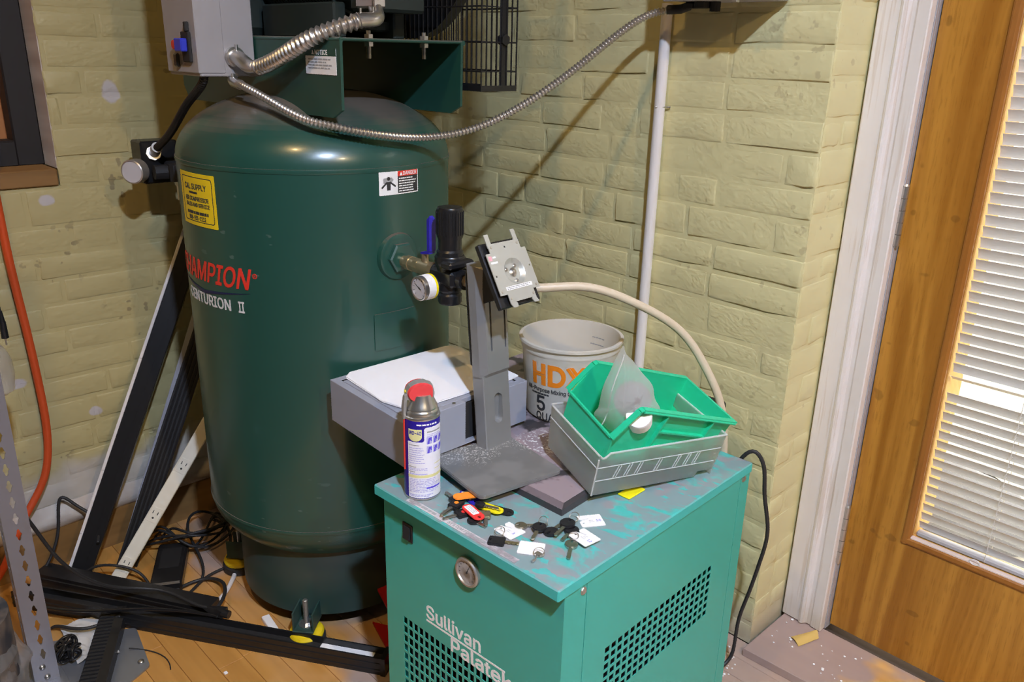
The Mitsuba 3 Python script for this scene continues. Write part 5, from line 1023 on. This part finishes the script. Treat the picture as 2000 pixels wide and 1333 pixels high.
# black channel lying on the floor
fcn = thing('floor_channel', 'long black plastic trunking lying on the wooden floor in front of the green compressor', 'cable trunking')
FM1, FL1 = beam((0.130, -1.2930, 0.0), (0.976, -0.734, 0.0), (0, 0, 1), None)
# section: x across (towards -x = the camera side or away), y up
side_sign = 1 if (FM1[:3, 0] @ np.array([0.55, -0.83, 0])) > 0 else -1
def fsec(pts): return Polygon([(side_sign * a, b) for a, b in pts]).buffer(0)
w0 = 0.040
usec = unary_union([fsec([(0, 0), (0, 0.046), (-0.004, 0.046), (-0.004, 0.004), (-w0 + 0.004, 0.004), (-w0 + 0.004, 0.046), (-w0, 0.046), (-w0, 0)]), fsec([(0, 0.008), (0.0015, 0.010), (0.0015, 0.014), (0, 0.016)]), fsec([(0, 0.026), (0.0015, 0.028), (0.0015, 0.032), (0, 0.034)])])
obj('trunk', xf(prism(usec, FL1), FM1), 'm_black', fcn, False)
obj('inner_floor', xf(prism(fsec([(-0.004, 0.026), (-w0 + 0.004, 0.026), (-w0 + 0.004, 0.029), (-0.004, 0.029)]), FL1 - 0.004), FM1), 'm_blackmatte', fcn, False)
obj('end_cap', xf(prism(fsec([(0.003, 0), (0.003, 0.049), (-w0 - 0.002, 0.049), (-w0 - 0.002, 0)]), 0.012, None, FL1 - 0.011), FM1), 'm_black', fcn, False)
obj('white_label', xf(prism(fsec([(-0.005, 0.0295), (-w0 + 0.005, 0.0295), (-w0 + 0.005, 0.031), (-0.005, 0.031)]), 0.135, None, FL1 - 0.172), FM1), 'm_paper', fcn, False, label='white paper label inside the trunking')
FM2, FL2 = beam((0.075, -1.225, 0.0), (0.525, -0.952, 0.0), (0, 0, 1), None)
whole('floor_channel', xf(prism(unary_union([fsec([(0, 0), (0, 0.042), (-0.05, 0.042), (-0.05, 0)]), fsec([(0, 0.02), (0.002, 0.022), (0.002, 0.03), (0, 0.032)])]), FL2), FM2), 'm_black', 'shorter black trunking lying close behind the long one on the floor', 'cable trunking', smooth=False)
# comb duct
cd = thing('comb_duct', 'black cable duct with comb-like fingers lying on the floor at the bottom left', 'cable duct')
DM2, DL2 = beam((0.355, -1.115, 0.006), (0.625, -1.265, 0.006), (0, 0, 1), None)
ds_ = 1 if (DM2[:3, 0] @ np.array([0.5, 0.8, 0])) > 0 else -1
obj('base', xf(prism(Polygon([(ds_ * 0.026, 0), (ds_ * 0.026, 0.030), (ds_ * 0.004, 0.030), (ds_ * 0.004, 0.026), (ds_ * -0.014, 0.004), (ds_ * -0.026, 0.004), (ds_ * -0.026, 0)]).buffer(0), DL2), DM2), 'm_black', cd, False)
for i in range(24):
    z0 = 0.004 + i * 0.0127
    if z0 + 0.008 > DL2: break
    obj('finger', xf(hull([(ds_ * x, y, z) for z in (z0, z0 + 0.0072) for x, y in ((-0.038, 0.004), (-0.036, 0.008), (-0.03, 0.022), (-0.028, 0.026), (0.006, 0.026), (0.006, 0.030), (-0.029, 0.030), (-0.034, 0.024))]), DM2), 'm_blackmatte', cd, False)
# steel plate with bolts, slotted post
sp_ = thing('base_plate', 'grey galvanised steel plate with bolts lying on the floor under the slotted post', 'steel plate')
obj('plate', prism(Polygon([(0.425, -1.095), (0.582, -1.122), (0.660, -1.30), (0.60, -1.42), (0.40, -1.42), (0.325, -1.300)]).buffer(-0.015).buffer(0.015), 0.0045, None, 0.0004), 'm_plategrey', sp_, False)
obj('folded_edge', cat([beamed for beamed in [box((0.34, -1.345, 0.004), (0.372, -1.305, 0.010)), box((0.345, -1.34, 0.010), (0.368, -1.31, 0.014))]]), 'm_jamb', sp_, False)
def dome_bolt(x, y, z=0.0048, r=0.008): return xf(lathe([(r, 0), (r * 0.92, r * 0.35), (r * 0.6, r * 0.62), (0, r * 0.72)], 18), T_(x, y, z))
for x, y in ((0.557, -1.133), (0.520, -1.225), (0.535, -1.262)): obj('bolt', dome_bolt(x, y), 'm_zinc', sp_, 60)
po = thing('slotted_post', 'grey slotted steel shelving post standing at the left edge of the picture', 'post')
slot = lambda y, z: affinity.scale(Point(y, z).buffer(0.0052), 0.75, 2.7).union(Point(y, z).buffer(0.0058))
hl = unary_union([slot(-1.3115, z) for z in np.arange(0.085, 1.35, 0.0385)])
obj('flange', prism(sbox(-1.337, 0.006, -1.288, 1.40).difference(hl), 0.0022, frame((0.484, 0, 0), (0, 1, 0), Y=(0, 0, 1))), 'm_postgrey', po, False)
obj('flange', prism(sbox(0.452, 0.006, 0.486, 1.40).difference(unary_union([slot(0.469, z) for z in np.arange(0.085, 1.35, 0.0385)])), 0.0022, frame((0, -1.3355, 0), (1, 0, 0), Y=(0, 0, 1))), 'm_postgrey', po, False)
for z in (0.052, 0.022): obj('bolt', xf(lathe([(0.0068, 0), (0.006, 0.003), (0.003, 0.005), (0, 0.0055)], 16), zto((0.486, -1.318 + 0.2 * (0.052 - z), z), (1, 0, 0))), 'm_zinc', po, 60)
obj('foot', rbox((0.45, -1.345, 0.0052), (0.53, -1.275, 0.0085), 0.001), 'm_plategrey', po)
# orange hose, plug, plastic bags
whole('orange_hose', tube(spline([(0.035, -1.150, 1.25), (0.032, -1.143, 1.02), (0.030, -1.139, 0.859), (0.030, -1.130, 0.70), (0.030, -1.124, 0.545), (0.032, -1.126, 0.40), (0.036, -1.150, 0.290), (0.040, -1.190, 0.225), (0.050, -1.235, 0.165), (0.060, -1.30, 0.06), (0.08, -1.38, 0.012), (0.14, -1.46, 0.010)], 90), 0.0095, 14), 'm_hoseorange', 'orange rubber hose hanging in a curve down the yellow left wall', 'hose')
pgk = thing('hanging_plug', 'black audio plug hanging on its cord at the left edge', 'plug')
obj('plug', cat([cyl((0.252, -1.222, 0.790), (0.252, -1.222, 0.752), 0.0068, 0.0078, 16), cyl((0.252, -1.222, 0.815), (0.252, -1.222, 0.790), 0.0035, 0.006, 12)]), 'm_black', pgk, 30)
obj('tip', cyl((0.252, -1.222, 0.752), (0.252, -1.222, 0.735), 0.0018, n=10), 'm_steel', pgk)
obj('cord', tube(spline([(0.252, -1.222, 0.812), (0.250, -1.226, 0.86), (0.245, -1.24, 0.93), (0.24, -1.27, 1.05)], 20), 0.0022, 8), 'm_rubber', pgk)
def sack(c, r, h, seed, n=40):
    m = lathe([(0, 0), (r * 0.7, 0.0), (r, h * 0.1), (r * 1.02, h * 0.35), (r * 0.98, h * 0.65), (r * 0.85, h * 0.88), (r * 0.5, h * 0.98), (0, h)], n)
    v, f = trimesh.remesh.subdivide_to_size(m.vertices, m.faces, 0.02); k = meshkit.fbm(v * 18 + seed, 3) - 0.5
    d = v - [0, 0, h / 2]; d /= np.maximum(np.linalg.norm(d, axis=1, keepdims=True), 1e-6); v = v + d * k[:, None] * 0.05 * (r / 0.12)
    v[:, 2] = np.maximum(v[:, 2], 0.001); return mv(trimesh.Trimesh(v, f, process=False), *c)
whole('plastic_bag', sack((0.300, -1.275, 0.645), 0.045, 0.115, 4, 28), 'm_bag', 'small clear plastic bag hanging at the left edge by the slotted post', 'bag', smooth=True)
obj('string', cyl((0.300, -1.275, 0.755), (0.300, -1.275, 1.2), 0.0012, n=6), 'm_pvc', 'plastic_bag')
wk = thing('wrapped_roll', 'dark roll wrapped in clear glossy plastic film at the bottom left corner', 'roll')
mat('m_darkroll', mikit.proc(lambda p, n, uv: MX((0.03, 0.035, 0.045), (0.14, 0.11, 0.09), SM(0.4, 0.7, F(p.x * 25, p.y * 25, p.z * 12)))), 0.5)
obj('core', mv(lathe([(0, 0.002), (0.098, 0.002), (0.098, 0.30), (0, 0.30)], 40), 0.570, -1.468), 'm_darkroll', wk, 40)
obj('film', sack((0.570, -1.468, 0.0), 0.108, 0.325, 9, 48), 'm_wrap', wk, True)
# clear crumpled film and shiny black clump on the floor
mat('m_film', (0.55, 0.54, 0.52), 0.18, spec=0.8)
cf = grid(lambda u, v: (0.30 + 0.17 * u + 0.03 * v, -1.235 + 0.085 * v - 0.01 * u, 0.004 + 0.016 * meshkit.fbm(np.array([u * 7, v * 5, 1.0]), 3)), 34, 24)
whole('crumpled_film', cf, 'm_film', 'crumpled grey plastic film lying on the floor between the post and the comb duct', 'plastic film', smooth=True)
ck = []
for i in range(11):
    q = np.linspace(0, 2 * math.pi, 26); r = 0.014 + 0.012 * rng.random(); t3 = rng.random(3) * 3
    p_ = np.c_[r * np.cos(q), 0.7 * r * np.sin(q), 0.005 * np.sin(2 * q)] @ trimesh.transformations.euler_matrix(*t3)[:3, :3].T + [0.425 + 0.05 * rng.random() - 0.01, -1.262 + 0.02 * rng.random(), 0.030 + 0.012 * rng.random()]
    p_[:, 2] = np.maximum(p_[:, 2], 0.009); ck.append(tube(p_, 0.0036, 8))
mat('m_glossblack', (0.010, 0.010, 0.011), 0.12, spec=0.7)
whole('cable_tangle', cat(ck), 'm_glossblack', 'shiny black tangle of cord lying on the steel plate beside the post', 'cord', smooth=True)
# power brick, cables
pb = thing('power_brick', 'black rectangular power adapter lying on the floor behind the cables', 'power adapter')
PM, PL = beam((0.165, -0.888, 0.0), (0.338, -0.983, 0.0), (0, 0, 1), None)
obj('case', xf(rbox((-0.040, 0.001, 0.0), (0.040, 0.034, PL), 0.005), PM), 'm_black', pb)
obj('label', xf(box((-0.026, 0.034, 0.03), (0.026, 0.0346, 0.125)), PM), 'm_blackmatte', pb, False)
def cable(name, label, pts, r, bsdf='m_rubber', n=70):
    return whole(name, tube(spline(pts, n), r, 9), bsdf, label, 'cable', smooth=True)
k1 = thing('cable', 'black mains cable with a moulded plug running over the black trunking', 'cable')
obj('cord', tube(spline([(0.44, -1.296, 0.429), (0.42, -1.262, 0.340), (0.40, -1.215, 0.225), (0.38, -1.145, 0.132), (0.372, -1.090, 0.090), (0.40, -1.020, 0.065), (0.47, -0.985, 0.058), (0.545, -0.958, 0.062)], 60), 0.0042, 10), 'm_rubber', k1)
obj('plug', cat([hull([(0.535 + a, -0.962 + b, 0.056 + c) for a, b, c in ((0, 0.004, 0), (0, -0.004, 0), (0, 0, 0.009), (0.03, 0.016, -0.002), (0.03, 0.0, -0.002), (0.03, 0.008, 0.014), (0.05, 0.036, -0.004), (0.062, 0.014, -0.004), (0.052, 0.036, 0.016), (0.062, 0.016, 0.016))]), cyl((0.590, -0.942, 0.063), (0.606, -0.932, 0.062), 0.010, n=14)]), 'm_black', k1, 30)
cable('cable', 'black cable looping up against the wall behind the slotted post', [(0.135, -1.075, 0.10), (0.10, -1.058, 0.121), (0.08, -1.06, 0.148), (0.05, -1.092, 0.185), (0.034, -1.120, 0.212), (0.040, -1.138, 0.150), (0.05, -1.157, 0.09), (0.06, -1.19, 0.04), (0.09, -1.24, 0.012)], 0.0042)
cable('cable', 'thin black cable arching over the bottom of the cream outlet strip', [(0.140, -1.125, 0.020), (0.175, -1.095, 0.055), (0.215, -1.055, 0.058), (0.256, -1.015, 0.035), (0.316, -1.007, 0.010), (0.352, -0.985, 0.006)], 0.0036)
cable('cable', 'grey-black cable loop between the power adapter and the compressor', [(0.34, -0.886, 0.006), (0.28, -0.86, 0.02), (0.193, -0.847, 0.036), (0.109, -0.821, 0.046), (0.071, -0.777, 0.046), (0.09, -0.734, 0.03), (0.16, -0.725, 0.012), (0.24, -0.76, 0.006)], 0.0038)
cable('cable', 'black cable arching down onto the long black trunking from the power adapter', [(0.385, -1.005, 0.012), (0.35, -0.953, 0.010), (0.358, -0.886, 0.012), (0.406, -0.867, 0.024), (0.470, -0.880, 0.046), (0.520, -0.905, 0.056), (0.560, -0.955, 0.052)], 0.0046)
cable('cable', 'dark grey cable lying flat on the floor past the foot of the compressor', [(0.391, -0.985, 0.006), (0.385, -0.945, 0.006), (0.345, -0.876, 0.006), (0.337, -0.803, 0.006), (0.30, -0.70, 0.006)], 0.0040)
cable('cable', 'glossy black cable lying along the top of the black trunkings', [(0.262, -1.250, 0.052), (0.404, -1.140, 0.066), (0.474, -1.063, 0.070), (0.542, -0.985, 0.058), (0.585, -0.952, 0.0545)], 0.0042, 'm_glossblack')
cable('cable', 'short black cable on the crumpled plastic film', [(0.30, -1.250, 0.012), (0.335, -1.232, 0.026), (0.376, -1.200, 0.028), (0.388, -1.150, 0.028), (0.400, -1.12, 0.038)], 0.0040)
cable('cable', 'white cable curving over the floor beside the compressor foot', [(0.26, -0.70, 0.03), (0.291, -0.753, 0.02), (0.344, -0.785, 0.010), (0.422, -0.847, 0.0066), (0.463, -0.90, 0.0064), (0.470, -0.940, 0.0064), (0.440, -0.975, 0.0064)], 0.0060, 'm_pvc')
cable('cable', 'very thin black wire curling on the bare wooden floor', [(0.495, -1.137, 0.008), (0.54, -1.097, 0.003), (0.58, -1.084, 0.0016), (0.623, -1.091, 0.0014)], 0.0013)
for i in range(7):                                                   # the tangle in the dark gap
    a_ = rng.random(6)
    cable('cable', ('one of the black cables tangled in the dark behind the leaning trunkings'), [(0.06 + 0.05 * a_[0], -0.98 + 0.1 * a_[1], 0.008), (0.14 + 0.06 * a_[2], -0.92 + 0.06 * a_[1], 0.03 + 0.05 * a_[3]), (0.20 + 0.05 * a_[4], -0.86 + 0.05 * a_[2], 0.02 + 0.06 * a_[5]), (0.13 + 0.05 * a_[0], -0.78 + 0.08 * a_[3], 0.008 + 0.03 * a_[1]), (0.07, -0.70 - 0.05 * a_[4], 0.008)], 0.0036, n=40)
    labels[[k for k in labels if k.startswith('cable')][-1]]['group'] = 'cables tangled behind the trunkings'
wb = whole('white_clip', cat([rbox((-0.037, -0.010, 0.0002), (0.037, 0.010, 0.013), 0.0015), rbox((0.036, -0.004, 0.0002), (0.075, 0.0, 0.003), 0.0008)]).apply_transform(T_(0.642, -0.845, 0) @ trimesh.transformations.rotation_matrix(math.radians(-8), (0, 0, 1))), 'm_white', 'small white plastic piece on the floor behind the long black trunking', 'plastic piece', smooth=False)
whole('white_scrap', rbox((0.716, -1.006, 0.0001), (0.725, -0.998, 0.004), 0.001), 'm_white', 'tiny white square scrap on the bare wooden floor', 'scrap', smooth=False)
# red frame between compressor and dryer
rf = thing('red_stand', 'red painted metal frame on the floor between the green compressor and the turquoise dryer', 'metal stand')
obj('upper_panel', hull([(x, y, z) for x, y in ((0.750, -0.615), (0.905, -0.665), (1.080, -0.62), (0.98, -0.50)) for z in (0.095, 0.101)]), 'm_redpaint', rf, False)
obj('lower_panel', hull([(x, y, z) for x, y in ((0.812, -0.655), (0.965, -0.700), (1.090, -0.66), (0.99, -0.56)) for z in (0.010, 0.016)]), 'm_redpaint', rf, False)
obj('post', cat([box((1.02, -0.62, 0.0), (1.04, -0.60, 0.10)), box((0.96, -0.56, 0.0), (0.98, -0.54, 0.10)), box((1.05, -0.655, 0.0), (1.07, -0.64, 0.10))]), 'm_redpaint', rf, False)
# scraps on the plywood
lf = grid(lambda u, v: (1.562 + 0.030 * u + 0.030 * v * (1 - 0.3 * u), 0.075 + 0.062 * u - 0.018 * v, 0.0225 + 0.012 * math.sin(math.pi * v) * (0.4 + 0.6 * u) + 0.003 * u), 10, 8)
whole('wood_curl', cat([lf, mv(lf, 0, 0, 0.0012)]), 'm_leaf', 'curled yellowish wood chip lying on the dusty plywood', 'wood chip', smooth=True)
crumbs = []
for i in range(46):
    x, y = (1.52 + 0.2 * rng.random(), 0.14 * rng.random()) if i < 26 else (1.46 + 0.06 * rng.random(), -0.20 + 0.16 * rng.random())
    s = 0.0016 + 0.003 * rng.random() ** 2; c = trimesh.creation.icosphere(0, s); c.vertices *= (1, 0.7 + 0.5 * rng.random(), 0.5); crumbs.append(mv(c, x, y, (0.0224 if i < 26 else 0.0004) + s * 0.4))
whole('debris', cat(crumbs), 'm_white', 'pale crumbs of plaster scattered on the dusty plywood and floor', 'debris', smooth=False, kind='stuff')

# ------------------------------------------------------------------ ceiling lamps that light the room
for i, (c, r, e) in enumerate(LAMPS):
    lk = thing('ceiling_lamp', ('bright white', 'warm', 'warm')[i] + ' round ceiling downlight, ' + ('nearest the camera', 'in front of the compressor', 'in front of the wooden door')[i], 'lamp')
    disc = lathe([(r, 0.0), (r * 0.6, -0.004), (0, -0.006)], 32); disc.invert() if disc.face_normals[:, 2].mean() > 0 else None
    scene[lk + '__diffuser'] = mikit.ply(mv(disc, *c), 'm_white', smooth=True, emitter={'type': 'area', 'radiance': rgb(*e)})
    obj('housing', mv(lathe([(0, 0.004), (r + 0.002, 0.004), (r + 0.002, -0.002), (r + 0.012, -0.002), (r + 0.012, 2.75 - c[2]), (0, 2.75 - c[2])], 32), *c), 'm_pvc', lk)
